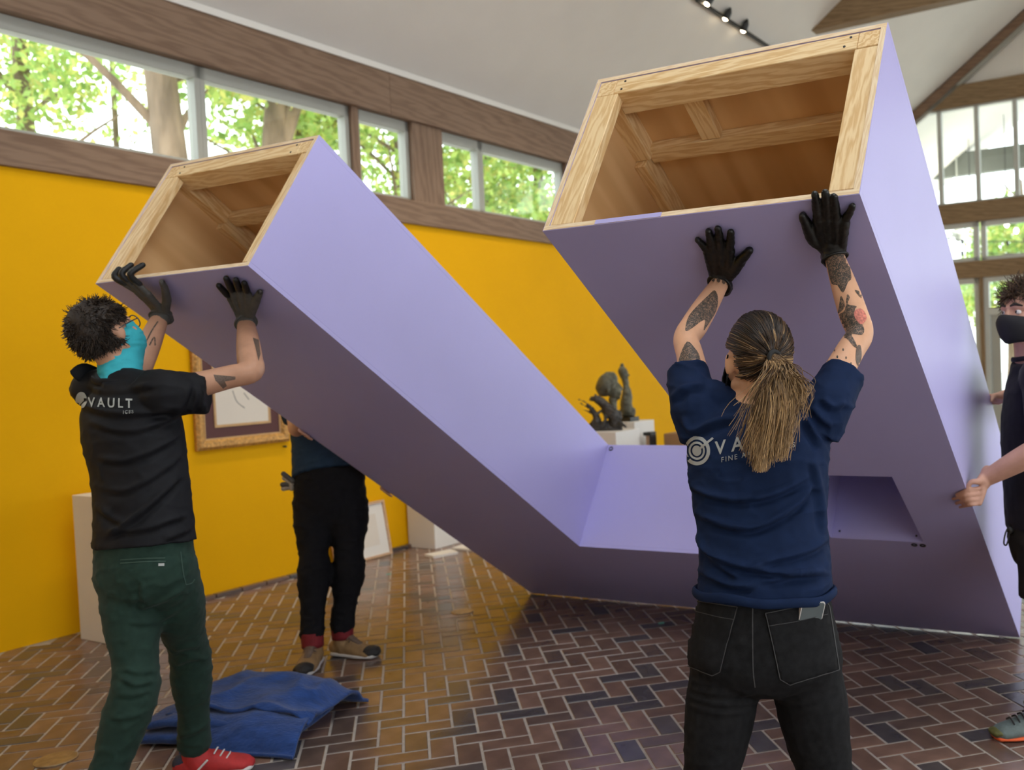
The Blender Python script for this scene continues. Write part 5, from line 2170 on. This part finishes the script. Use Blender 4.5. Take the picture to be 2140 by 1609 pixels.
# mask: front cover and ear loop
def face_mask(head, r, f, u, s, parent):
    L = lambda x, y, z: head + s * (r * x + f * y + u * z)
    rows = [(-.122, .052, .082, .30), (-.098, .068, .106, .30), (-.070, .074, .116, .34), (-.042, .076, .130, .42), (-.019, .066, .118, .30)]
    V, F = [], []
    n = 17
    for z, w, y, c in rows:
        for i in range(n):
            t = -1 + 2 * i / (n - 1)
            V.append(L(t * w * 1.10, y * (1 - abs(t) ** 2.4 * .58) + .004, z + (.012 * abs(t) if z < -.05 else .010 * (1 - abs(t)))))
    for j in range(len(rows) - 1):
        for i in range(n - 1):
            a = j * n + i
            F.append((a, a + 1, a + n + 1, a + n))
    o = mk('face_mask', V, F, M['mask'], parent, True)
    o.modifiers.new('sub', 'SUBSURF').levels = 1
    o.modifiers['sub'].render_levels = 1
    md = o.modifiers.new('s', 'SOLIDIFY')
    md.thickness = .003
    md.offset = 1
    for sg in (-1, 1):
        for z0, z1 in ((-.03, .02), (-.09, -.03)):
            Vl, Fl = loft([(L(sg * .078, .050, z0), .0022, .0022), (L(sg * .081, .015, (z0 + z1) / 2), .0022, .0022), (L(sg * .086, -.018, z1), .0022, .0022)], u, 8, 4)
            mk('ear_loop', Vl, Fl, M['mask'], o, True)
    return o


face_mask(wA['head'], wr_, wf_, wu_, .97, woman)

# tattoos on the arms
TT = {
    'ink': [
        [(1493, 607), (1500, 622), (1496, 650), (1478, 680), (1470, 690), (1472, 668), (1440, 690), (1432, 688), (1440, 660), (1462, 635), (1480, 618)],
        [(1436, 714), (1452, 728), (1462, 745), (1466, 776), (1452, 778), (1436, 776), (1418, 770), (1422, 742)],
        [(1723, 512), (1764, 508), (1772, 540), (1779, 580), (1772, 590), (1762, 612), (1750, 596), (1738, 592), (1730, 560)],
        [(1758, 618), (1766, 640), (1752, 655), (1754, 640)], [(1770, 616), (1776, 622), (1772, 636), (1790, 640), (1786, 650), (1800, 675), (1806, 690), (1800, 700), (1780, 698), (1786, 712), (1792, 728), (1782, 722), (1770, 708), (1754, 702), (1750, 680), (1754, 658), (1766, 648)],
        [(1786, 606), (1800, 612), (1806, 626), (1796, 620)],
        [(1741, 710), (1737, 726), (1728, 730), (1733, 718)],
    ],
    'line': [
        [(1486, 573), (1494, 570), (1493, 588), (1487, 586)], [(1500, 574), (1506, 576), (1504, 590), (1498, 588)], [(1511, 578), (1517, 580), (1514, 594), (1509, 590)], [(1522, 583), (1526, 585), (1522, 598), (1518, 594)],
        [(1790, 726), (1798, 722), (1800, 745), (1794, 765), (1788, 752)],
    ],
    'rose': [[(1786, 650), (1798, 645), (1808, 655), (1810, 668), (1800, 678), (1792, 672), (1786, 662)]],
}
for k, mt in (('ink', M['ink']), ('line', M['inkline']), ('rose', M['inkrose'])):
    for poly in TT[k]:
        decal('tattoo', [[tuple(q[:2]) for q in smoothcurve([(p[0], p[1], 0) for p in poly], 3)]], WB, .0009 if k != 'rose' else .0014, mt, wbody, step=4)
for cx, cy in ((1744, 732), (1762, 731), (1727, 744), (1750, 746), (1768, 748), (1790, 750), (1778, 760)):
    decal('tattoo', [ellipse_px(cx, cy, 2.0, 3.0, 8)], WB, .0009, M['ink'], wbody, step=4)
for pts in ([(1718, 758), (1740, 754), (1756, 760), (1764, 772), (1776, 776), (1782, 790)], [(1730, 768), (1745, 764), (1757, 774)]):
    line_decal('tattoo', pts, 2.0, WB, .0009, M['inkline'], wbody)

# ------------------------------------------------------------------ man in green trousers at the left leg
mA = {k: PX(*v) for k, v in dict(
    low=(312, 1205, 3.30), hip=(306, 1180, 3.30), waist=(300, 1085, 3.31), mid=(292, 990, 3.33), chest=(278, 905, 3.35), upper=(262, 838, 3.36), neck=(252, 800, 3.36), head=(222, 700, 3.37),
    shL=(192, 812, 3.44), shR=(345, 822, 3.30), elL=(290, 772, 3.60), elR=(525, 776, 3.42),
    hipL=(268, 1205, 3.30), hipR=(352, 1205, 3.30), knL=(284, 1436, 3.22), knR=(398, 1372, 3.54)).items()}
mA['wrR'] = FP(524, 650, .045)
mA['wrL'] = FP(350, 634, .05)
mA['anL'] = G(PX(205, 1700, 3.18), .095)
mA['anR'] = G(PX(408, 1570, 3.68), .095)
mA['toeL'] = G(mA['anL'] + np.array([.10, .17, 0]), 0)
mA['toeR'] = G(mA['anR'] + np.array([.19, .04, 0]), 0)
man = person('person in black printed T-shirt and dark green trousers lifting the left leg', G((mA['anL'] + mA['anR']) / 2, 0))
LAT = nrm(mA['shR'] - mA['shL'])
LATH = nrm(RT * .96 - FW * .28)
mr_, mf_, mu_ = ortho(FW * .80 + RT * .30 + WZ * .42, WZ - RT * .30 - FW * .25)
MAR = (.047, .042, .045, .031)
dims = [(.09, .07), (.135, .095), (.140, .100), (.148, .105), (.160, .110), (.150, .085), (.068, .060)]
tk = [mA[k] for k in ('low', 'hip', 'waist', 'mid', 'chest', 'upper', 'neck')]
body = [torso(tk, dims, LATH, LAT)]
body += arm_parts(mA['shL'], mA['elL'], mA['wrL'], MAR, RT) + arm_parts(mA['shR'], mA['elR'], mA['wrR'], MAR, RT)
for s_ in 'LR':
    body += leg_parts(mA['hip' + s_], mA['kn' + s_], mA['an' + s_], (.068, .050, .048, .038), RT)
    body += foot_parts(mA['an' + s_], mA['toe' + s_])[0]
body += head_parts(mA['head'], mr_, mf_, mu_, 1.0)
body += [loft([(mA['neck'] - WZ * .03, .066, .062), ((mA['neck'] + mA['head'] - mu_ * .06) / 2, .058, .058), (mA['head'] - mu_ * .05 - mf_ * .02, .058, .06)], RT, 16, 4)]
V, F, N = union(body, .0056, 7)
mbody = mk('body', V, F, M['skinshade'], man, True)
MB_ = bvh_of(V, F)
eyes(mA['head'], mr_, mf_, mu_, man, 1.0)
short_hair(mA['head'], mr_, mf_, mu_, man, 1.04, .030, 6500, 12, ((.030, .018, .012), (.060, .038, .024), (.018, .011, .008)), curl=.16, lift=.28, tuft=.36)
# glasses
Lh = lambda x, y, z: mA['head'] + mr_ * x + mf_ * y + mu_ * z
gl = thing_part = None
parts = []
for sg in (-1, 1):
    tv, tf = torus(Lh(sg * .033, .104, .002), mf_, .023, .0022, 20, 6)
    parts.append((tv, tf))
    parts.append(loft([(Lh(sg * .058, .098, .010), .002, .003), (Lh(sg * .080, .05, .012), .002, .003), (Lh(sg * .086, -.005, .010), .002, .003)], mu_, 8, 3))
parts.append(loft([(Lh(-.011, .106, .006), .002, None), (Lh(.011, .106, .006), .002, None)], mu_, 8, 2))
V, F = joinvf(parts)
mk('glasses', V, F, M['spec'], man, True)
# neck gaiter covering neck and lower face
gp = [loft([(mA['neck'] - WZ * .012, .078, .072), ((mA['neck'] * .6 + (mA['head'] - mu_ * .09) * .4), .072, .070), (Lh(0, .005, -.085), .070, .076), (Lh(0, .028, -.050), .074, .090), (Lh(0, .036, -.022), .074, .086)], mr_, 28, 6)]
V, F, N = union(gp, .0055, 4)
V = wrinkle(V, N, .004, (10, 10, 34), 14)
mk('neck_gaiter', V, F, M['teal'], man, True)

# gloves: knitted backs with black coated fingers
lfm = [[FP(292, 590, .03), FP(284, 586, .028), FP(280, 583, .014)],
       [FP(298, 592, .040), SP(.20, SH + .045, -.02), SP(.205, SH + .05, .015)],
       [FP(308, 593, .042), SP(.255, SH + .055, -.02), SP(.265, SH + .048, .03)],
       [FP(318, 595, .042), SP(.30, SH + .050, -.02), SP(.325, SH + .040, .03)]]
ltm = [FP(356, 612, .03), FP(350, 596, .020), FP(342, 583, .014)]
rfm = [chain([(486, 617), (472, 602), (461, 590)], .015), chain([(492, 609), (483, 590), (476, 575)], .014), chain([(506, 606), (500, 590), (496, 578)], .014), chain([(521, 608), (517, 595), (514, 585)], .014)]
rtm = [FP(538, 624, .022), FP(543, 612, .016), FP(547, 604, .014)]
for wr, el, fi, th in ((mA['wrL'], mA['elL'], lfm, ltm), (mA['wrR'], mA['elR'], rfm, rtm)):
    g = glove('glove', hand(wr, el, fi, th, .0118, (.036, .026)), wr, el, (.039, .034), M['knit'], man, vox=.0034, amp=.0006)
    cp = []
    for c in list(fi) + [th]:
        a = np.asarray(c[0]) * .55 + np.asarray(c[1]) * .45
        cp.append(loft([(a, .0130, .0130), (c[1], .0128, .0126), (c[2], .0112, .0110)], RT, 12, 4))
    V, F, N = union(cp, .003, 3)
    mk('finger_coating', V, F, M['rubber'], g, True)
    d = nrm(el - wr)
    V, F = loft([(wr - d * .005, .040, .033), (wr + d * .02, .038, .031), (wr + d * .045, .036, .030)], np.cross(d, FW), 20, 3, cap='flat')
    mk('knit_cuff', V, F, M['knit'], g, True)

# T-shirt
tkS = [PX(303, 1138, 3.305), PX(300, 1085, 3.31)] + [mA[k] for k in ('mid', 'chest', 'upper', 'neck')]
dS = [(.176, .142), (.172, .132), (.172, .128), (.184, .134), (.178, .114), (.086, .078)]
sl = [torso(tkS, dS, LATH, LAT, 0, .92, 'flat')]
sl += [limb([(mA['shR'] - LAT * .06, .085), (mA['shR'] + LAT * .02, .082), (PX(392, 822, 3.34), .076), (PX(436, 822, 3.36), .076)], WZ, cap='flat')]
sl += [limb([(mA['shL'] + LAT * .06, .075), (mA['shL'], .072), (PX(222, 800, 3.50), .066), (PX(240, 795, 3.53), .066)], WZ)]
sl += [limb([(mA['shL'] + LAT * .03, .058), (mA['neck'] - WZ * .012, .072), (mA['shR'] - LAT * .03, .066)], WZ)]
V, F, N = union(sl, .0065, 8)
V = wrinkle(V, N, .004, (8, 8, 13), 24)
N = vnormals(V, F)
V = folds(V, N, [
    [(165, 845), (230, 862), (310, 862), (380, 850)], ([(180, 880), (260, 900), (330, 885), (400, 850)], .8),
    ([(200, 955), (260, 962), (340, 930), (395, 890)], .9), ([(205, 1020), (270, 1022), (350, 975), (392, 935)], .7),
    ([(215, 1125), (270, 1090), (330, 1040), (385, 985)], 1.2), ([(225, 1110), (300, 1105), (360, 1085), (398, 1075)], .9),
    ([(205, 1060), (240, 1085), (262, 1090)], .7), ([(340, 1128), (380, 1112), (402, 1100)], .9),
    ([(175, 800), (215, 815), (275, 812), (330, 800)], .9), ([(185, 790), (230, 805), (285, 800)], .8),
    ([(395, 870), (410, 830), (405, 800)], .7), ([(365, 868), (385, 840), (400, 795)], .7),
], .0115, 7.0)
mshirt = mk('t_shirt', V, F, M['black'], man, True)
MS = bvh_of(V, F)
ring_band('collar', mA['neck'] + WZ * .008, LAT, nrm(np.cross(WZ, LAT)), nrm(WZ - LAT * .1), .086, .078, .014, .006, M['black'], mshirt, wav=.003)
V, F = loft([(PX(160, 788, 3.36), .030, .008), (PX(176, 776, 3.38), .030, .008), (PX(200, 778, 3.42), .02, .008)], WZ, 14, 4)
mk('collar_flap', V, F, M['black'], mshirt, True)
decal('emblem', [smoothcurve(ellipse_px(171, 836, 12, 17, 12))], MS, .0025, M['printwhite'], mshirt, step=5)
print_text('VAULT', 185, 850, 277, 853, 19, MS, M['printwhite'], mshirt, spacing=1.5, bold=.02, off=.0028)
print_text('ICES', 258, 864, 279, 863, 5, MS, M['printwhite'], mshirt, spacing=1.3, off=.0028)

# trousers
pt_ = [torso([PX(318, 1272, 3.30), PX(312, 1245, 3.30), PX(306, 1205, 3.30), PX(302, 1170, 3.305), PX(301, 1120, 3.305)], [(.05, .07), (.14, .12), (.178, .138), (.172, .134), (.162, .128)], LATH, LATH, 0, .92, 'flat')]
pt_ += [ellipsoid(PX(258, 1212, 3.265), (RT, FW, UP), (.088, .075, .10)), ellipsoid(PX(342, 1212, 3.265), (RT, FW, UP), (.092, .075, .10))]
pt_ += leg_parts(mA['hipL'] + RT * .01, mA['knL'], mA['anL'] + WZ * .02, (.098, .078, .078, .072), RT)
pt_ += leg_parts(mA['hipR'], mA['knR'], mA['anR'] + WZ * .025, (.095, .074, .072, .064), RT)
V, F, N = union(pt_, .007, 22)
V = wrinkle(V, N, .0045, (11, 11, 17), 33)
N = vnormals(V, F)
V = folds(V, N, [
    ([(300, 1262), (300, 1268), (350, 1250), (395, 1225)], 1), ([(262, 1300), (320, 1300), (380, 1270)], .8),
    ([(255, 1395), (290, 1405), (335, 1395)], 1), ([(248, 1415), (285, 1430), (325, 1420)], .9), ([(240, 1450), (280, 1452), (315, 1440)], .8),
    ([(365, 1390), (395, 1378), (430, 1375)], .8), ([(362, 1360), (390, 1352), (428, 1350)], .8), ([(228, 1500), (262, 1500), (300, 1490)], .7), ([(375, 1540), (405, 1530), (440, 1510)], .8),
    ([(300, 1215), (296, 1240), (306, 1262)], .8),
], .0075, 6.0)
tro = mk('trousers', V, F, M['green'], man, True)
MT = bvh_of(V, F)
for pts in ([(252, 1170), (300, 1167), (345, 1166)], [(252, 1177), (300, 1174), (346, 1173)], [(377, 1153), (382, 1195), (388, 1222)], [(388, 1222), (400, 1218), (406, 1210)]):
    line_decal('pocket_seam', pts, 2.0, MT, .0022, M['greenedge'], tro)
decal('pocket_label', [[(331, 1177), (343, 1177), (343, 1183), (331, 1183)]], MT, .003, M['printwhite'], tro, step=5)
# trainers: navy heel, red toe
for s_ in 'LR':
    o, heel, d, side, L, (sv, sf) = shoe(man, mA['an' + s_], mA['toe' + s_], M['red'], M['shoewhite'])
    hv, hf = loft([(heel - d * .004 + WZ * .05, .036, .04), (heel + d * .05 + WZ * .05, .043, .046)], side, 16, 3)
    mk('heel_counter', hv, hf, M['shoenavy'], o, True)
    for t in (.0, .022, .044):
        lv, lf_ = loft([(heel + d * (.12 + t) + side * .03 + WZ * (.085 - t * .5), .003, .003), (heel + d * (.125 + t) + WZ * (.095 - t * .6), .0035, .003), (heel + d * (.12 + t) - side * .03 + WZ * (.085 - t * .5), .003, .003)], WZ, 8, 3)
        mk('lace', lv, lf_, M['shoewhite'], o, True)
    lv, lf_ = loft([(heel + d * .06 + side * -.047 + WZ * .03, .004, .002), (heel + d * .10 - side * .05 + WZ * .07, .004, .002)], d, 8, 3)
    mk('side_stripe', lv, lf_, M['shoewhite'], o, True)
# tattoos
for poly in ([(446, 783), (492, 787), (492, 793), (470, 797), (474, 806), (466, 812), (458, 803), (450, 795)], [(528, 706), (540, 710), (544, 740), (540, 755), (534, 728)]):
    decal('tattoo', [poly], MB_, .0012, M['inkline'], mbody, step=4)
for pts in ([(305, 715), (318, 690), (330, 672)], [(312, 722), (322, 705), (324, 722)]):
    line_decal('tattoo', pts, 3, MB_, .0012, M['ink'], mbody)

# ------------------------------------------------------------------ person half hidden behind the left leg
bD = 5.28
bA = {k: PX(*v) for k, v in dict(low=(690, 1050, 5.2), hip=(690, 1025, 5.2), waist=(688, 970, 5.24), chest=(680, 880, 5.32), upper=(676, 830, 5.34), neck=(674, 800, 5.34), head=(672, 725, 5.34), shL=(735, 835, 5.36), shR=(610, 838, 5.30), hipL=(727, 1050, 5.2), hipR=(655, 1050, 5.18), knL=(730, 1185, 5.14), knR=(656, 1190, 5.06)).items()}
bA['anL'] = G(PX(716, 1330, 5.16), .10)
bA['anR'] = G(PX(653, 1335, 5.02), .10)
bA['toeL'] = G(bA['anL'] + np.array([.19, -.07, 0]), 0)
bA['toeR'] = G(bA['anR'] + np.array([.02, -.20, 0]), 0)
bA['wrR'] = SP(-.075, 2.20, .09)
bA['elR'] = bA['wrR'] + np.array([-.12, .20, -.06])
bA['wrL'] = SP(-.07, 1.56, .10)
bA['elL'] = bA['wrL'] + np.array([-.02, .20, .20])
hid = person('person in black trousers and tan boots mostly hidden behind the left leg', G((bA['anL'] + bA['anR']) / 2, 0))
LAT = nrm(bA['shL'] - bA['shR'])
br_, bf_, bu_ = ortho(-FW + RT * .3, WZ)
dims = [(.09, .07), (.145, .10), (.145, .10), (.160, .11), (.155, .09), (.07, .065)]
tk = [bA[k] for k in ('low', 'hip', 'waist', 'chest', 'upper', 'neck')]
body = [torso(tk, dims, LAT, LAT)]
bhR = ([[SP(-.022, 2.235 - .022 * i, .045), SP(-.02, 2.24 - .022 * i, .0), SP(.012, 2.238 - .022 * i, -.014)] for i in range(4)], [SP(-.04, 2.25, .07), SP(-.028, 2.262, .05), SP(-.02, 2.27, .03)])
bhL = ([[SP(-.022, 1.585 - .022 * i, .045), SP(-.02, 1.59 - .022 * i, .0), SP(.008, 1.588 - .022 * i, -.014)] for i in range(4)], [SP(-.04, 1.60, .07), SP(-.028, 1.612, .05), SP(-.02, 1.62, .03)])
for s_, hh in (('R', bhR), ('L', bhL)):
    body += arm_parts(bA['sh' + s_], bA['el' + s_], bA['wr' + s_], (.046, .042, .043, .030), RT)
    body += hand(bA['wr' + s_], bA['el' + s_], hh[0], hh[1], .0095)
    body += leg_parts(bA['hip' + s_], bA['kn' + s_], bA['an' + s_], (.068, .050, .048, .038), RT)
    body += foot_parts(bA['an' + s_], bA['toe' + s_])[0]
body += head_parts(bA['head'], br_, bf_, bu_, 1.0)
body += [loft([(bA['neck'] - WZ * .03, .064, .06), (bA['head'] - bu_ * .05 - bf_ * .02, .058, .06)], RT, 16, 4)]
V, F, N = union(body, .0056, 6)
mk('body', V, F, M['skin2'], hid, True)
eyes(bA['head'], br_, bf_, bu_, hid)
short_hair(bA['head'], br_, bf_, bu_, hid, 1.0, .035, 900, 22)
tkS = [PX(690, 992, 5.22)] + [bA[k] for k in ('waist', 'chest', 'upper', 'neck')]
sl = [torso(tkS, [(.200, .155), (.194, .148), (.185, .135), (.172, .108), (.082, .074)], LAT, LAT, 0, .92, 'flat')]
for s_ in 'LR':
    e = bA['sh' + s_] * .45 + bA['el' + s_] * .55
    sl += [limb([(bA['sh' + s_] * .8 + bA['upper'] * .2, .078), (bA['sh' + s_], .075), (e, .070)], WZ)]
V, F, N = union(sl, .008, 7)
V = wrinkle(V, N, .005, (8, 8, 10), 41)
mk('t_shirt', V, F, M['teeblue'], hid, True)
pt_ = [torso([PX(690, 1108, 5.19), PX(690, 1090, 5.19), PX(690, 1045, 5.2), PX(690, 975, 5.22)], [(.05, .07), (.14, .12), (.188, .142), (.178, .132)], LAT, LAT, 0, .92, 'flat')]
for s_ in 'LR':
    pt_ += leg_parts(bA['hip' + s_], bA['kn' + s_], bA['an' + s_] + WZ * .06, (.105, .088, .082, .066), RT)
V, F, N = union(pt_, .008, 8)
V = wrinkle(V, N, .007, (9, 9, 13), 43)
btro = mk('trousers', V, F, M['blackpants'], hid, True)
BT = bvh_of(V, F)
for s_ in 'LR':
    o, heel, d, side, L, _ = shoe(hid, bA['an' + s_], bA['toe' + s_], M['tan'], M['shoewhite'], grow=.014, name='boot', sole_h=.028)
    an = bA['an' + s_]
    V, F = loft([(an + WZ * -.005, .056, .058), (an + WZ * .05, .058, .060), (an + WZ * .075, .060, .062)], side, 18, 3, cap='flat')
    mk('boot_collar', V, F, M['crimson'], o, True)
    V, F = loft([(heel + d * (.05 + L * .80) + WZ * .034, .052, .030), (heel + d * (.05 + L * .98) + WZ * .034, .050, .028), (heel + d * (.058 + L) + WZ * .032, .036, .022)], side, 18, 3)
    mk('toe_cap', V, F, M['sole'], o, True)
    V, F = loft([(heel + d * .07 + WZ * .125, .020, .010), (heel + d * .11 + WZ * .098, .022, .010), (heel + d * (.05 + L * .55) + WZ * .070, .018, .008)], side, 12, 4)
    mk('tongue', V, F, M['lace'], o, True)
    for t in np.linspace(0, 1, 5):
        c = heel + d * (.085 + t * (L * .55 - .06)) + WZ * (.122 - t * .045)
        V, F = loft([(c - side * .032 - WZ * .014, .0035, .003), (c + WZ * .004, .004, .003), (c + side * .032 - WZ * .014, .0035, .003)], WZ, 8, 3)
        mk('lace', V, F, M['lace'], o, True)
# work gloves tucked in the pocket
gc = PX(600, 1010, 5.16)
wg = thing('work_gloves', 'pair of pale work gloves tucked in the hidden person\'s trouser pocket', 'gloves', gc)
gpts = [[(612, 1006), (600, 996), (592, 990)], [(612, 1010), (600, 1002), (594, 999)], [(613, 1014), (600, 1012), (590, 1013)], [(614, 1018), (602, 1019), (592, 1021)]]
for k, ps in enumerate(gpts):
    V, F = loft([(PX(p[0], p[1], 5.14 + .006 * k), .014, .012) for p in ps], WZ, 10, 4)
    mk('glove_finger', V, F, M['leather'] if k % 2 else M['knit'], wg, True)
V, F = loft([(PX(609, 1003, 5.15), .014, .016), (PX(610, 1021, 5.15), .014, .016)], RT, 12, 3)
mk('glove_cuff', V, F, M['leather'], wg, True)

# ------------------------------------------------------------------ masked man at the right edge
rA = {k: PX(*v) for k, v in dict(low=(2182, 1120, 3.82), hip=(2180, 1095, 3.82), waist=(2176, 1030, 3.82), chest=(2170, 890, 3.82), upper=(2164, 800, 3.82), neck=(2157, 752, 3.81), head=(2143, 657, 3.80), shL=(2178, 792, 3.62), shR=(2170, 792, 4.02), elL=(2188, 930, 3.54), elR=(2140, 935, 4.12), hipL=(2182, 1130, 3.73), hipR=(2180, 1130, 3.92), knL=(2192, 1330, 3.72), knR=(2200, 1310, 3.95)).items()}
RHY = 1.36
rA['wrL'] = PX(2060, 1000, 3.665)
rA['wrR'] = SP(SW + .06, RHY - .02, SD + .03)
rA['elR'] = rA['wrR'] * .5 + rA['shR'] * .5 + np.array([.10, .10, -.12])
rA['anL'] = G(PX(2178, 1500, 3.74), .095)
rA['anR'] = G(PX(2250, 1470, 3.98), .095)
rA['toeL'] = G(rA['anL'] + np.array([-.19, -.03, 0]), 0)
rA['toeR'] = G(rA['anR'] + np.array([-.19, .0, 0]), 0)
rman = person('masked person in black T-shirt and shorts steadying the right side of the sculpture', G((rA['anL'] + rA['anR']) / 2, 0))
LAT = nrm(rA['shL'] - rA['shR'])
rr_, rf_, ru_ = ortho(-RT * .88 - FW * .48 + WZ * .04, WZ)
dims = [(.09, .07), (.145, .10), (.150, .11), (.165, .118), (.155, .095), (.07, .065)]
tk = [rA[k] for k in ('low', 'hip', 'waist', 'chest', 'upper', 'neck')]
body = [torso(tk, dims, LAT, LAT)]
rhL = ([[PX(*k_, 3.645), PX(*m_, 3.648), FP(*t_, .010)] for k_, m_, t_ in (((2047, 1052), (2024, 1056), (2006, 1055)), ((2050, 1042), (2020, 1046), (1998, 1047)), ((2052, 1031), (2018, 1036), (1992, 1038)), ((2052, 1020), (2020, 1025), (1999, 1029)))], [PX(2044, 1006, 3.64), PX(2030, 1007, 3.64), PX(2021, 1019, 3.645)])
rhR = ([[SP(SW + .02, RHY - .022 * i, SD + .02), SP(SW - .03, RHY + .01 - .022 * i, SD + .016), SP(SW - .06, RHY + .01 - .022 * i, SD + .014)] for i in range(4)], [SP(SW + .02, RHY + .03, SD - .0), SP(SW + .014, RHY + .045, SD - .02), SP(SW + .012, RHY + .05, SD - .04)])
for s_, hh in (('L', rhL), ('R', rhR)):
    body += arm_parts(rA['sh' + s_], rA['el' + s_], rA['wr' + s_], (.050, .044, .047, .032), WZ)
    body += hand(rA['wr' + s_], rA['el' + s_], hh[0], hh[1], .0086, (.031, .024))
    body += leg_parts(rA['hip' + s_], rA['kn' + s_], rA['an' + s_], (.082, .058, .058, .042), RT)
    body += foot_parts(rA['an' + s_], rA['toe' + s_])[0]
body += head_parts(rA['head'], rr_, rf_, ru_, 1.03)
body += [loft([(rA['neck'] - WZ * .03, .068, .066), (rA['neck'] * .5 + (rA['head'] - ru_ * .06 - rf_ * .02) * .5, .062, .064), (rA['head'] - ru_ * .05 - rf_ * .02, .06, .064)], LAT, 16, 4)]
V, F, N = union(body, .0042, 5)
mk('body', V, F, M['skin2'], rman, True)
RB = bvh_of(V, F)
eyes(rA['head'], rr_, rf_, ru_, rman, 1.03, gaze=-RT * .9 - FW * .3 + WZ * .1)
short_hair(rA['head'], rr_, rf_, ru_, rman, 1.06, .055, 2600, 32, ((.085, .050, .030), (.14, .085, .05), (.05, .03, .02)), curl=.6)
Lr = lambda x, y, z: rA['head'] + 1.03 * (rr_ * x + rf_ * y + ru_ * z)
for sg in (-1, 1):
    V, F = loft([(Lr(sg * .012, .098, .024), .003, .004), (Lr(sg * .032, .097, .030), .003, .006), (Lr(sg * .054, .080, .024), .002, .003)], rf_, 8, 4)
    mk('eyebrow', V, F, M['hairbase'], rman, True)
face_mask(rA['head'], rr_, rf_, ru_, 1.03, rman)
tkS = [PX(2180, 1100, 3.82)] + [rA[k] for k in ('waist', 'chest', 'upper', 'neck')]
sl = [torso(tkS, [(.188, .146), (.185, .144), (.188, .147), (.172, .115), (.085, .080)], LAT, LAT, 0, .92, 'flat')]
for s_ in 'LR':
    e = rA['sh' + s_] * .35 + rA['el' + s_] * .65
    sl += [limb([(rA['sh' + s_] * .75 + rA['upper'] * .25, .085), (rA['sh' + s_], .080), (e, .074)], WZ, cap='flat')]
V, F, N = union(sl, .0075, 7)
V = wrinkle(V, N, .004, (8, 8, 10), 51)
rsh = mk('t_shirt', V, F, M['blackcotton'], rman, True)
ring_band('collar', rA['neck'] + WZ * .004, LAT, nrm(np.cross(WZ, LAT)), nrm(WZ), .078, .076, .010, .005, M['blackcotton'], rsh, wav=.001)
pt_ = [torso([PX(2182, 1192, 3.82), PX(2182, 1170, 3.82), PX(2180, 1120, 3.82), PX(2180, 1080, 3.82)], [(.05, .07), (.14, .12), (.182, .138), (.172, .134)], LAT, LAT, 0, .92, 'flat')]
for s_ in 'LR':
    k = rA['hip' + s_] * .40 + rA['kn' + s_] * .60
    pt_ += [limb([(rA['hip' + s_], .105), (rA['hip' + s_] * .5 + k * .5, .105), (k, .108)], RT, cap='flat')]
V, F, N = union(pt_, .008, 6)
V = wrinkle(V, N, .004, (8, 8, 10), 53)
rsho = mk('shorts', V, F, M['shorts'], rman, True)
c = PX(2112, 1108, 3.76)
V, F = ellipsoid(c, (RT, FW, UP), (.016, .014, .016), 16, 10)
mk('cord_stopper', V, F, M['blackmetal'], rsho, True)
V, F = loft([(PX(2108, 1100, 3.76), .0035, None), (PX(2101, 1115, 3.755), .0035, None), (PX(2098, 1135, 3.755), .0035, None), (PX(2103, 1139, 3.755), .0035, None), (PX(2107, 1128, 3.755), .0035, None), (PX(2109, 1110, 3.755), .0035, None)], FW, 8, 5)
mk('drawcord', V, F, M['blackmetal'], rsho, True)
for s_ in 'LR':
    o, heel, d, side, L, _ = shoe(rman, rA['an' + s_], rA['toe' + s_], M['shoegrey'], M['orange'], sole_h=.020)
    V, F = loft([(heel + d * (.05 + L * .82) + WZ * .030, .050, .016), (heel + d * (.06 + L) + WZ * .030, .036, .014)], side, 16, 3)
    mk('toe_bumper', V, F, M['olive'], o, True)
    for t in np.linspace(0, 1, 4):
        c = heel + d * (.11 + t * .07) + WZ * (.098 - t * .022)
        V, F = loft([(c - side * .03 - WZ * .012, .0035, .003), (c + WZ * .002, .004, .003), (c + side * .03 - WZ * .012, .0035, .003)], WZ, 8, 3)
        mk('lace', V, F, M['sole'], o, True)
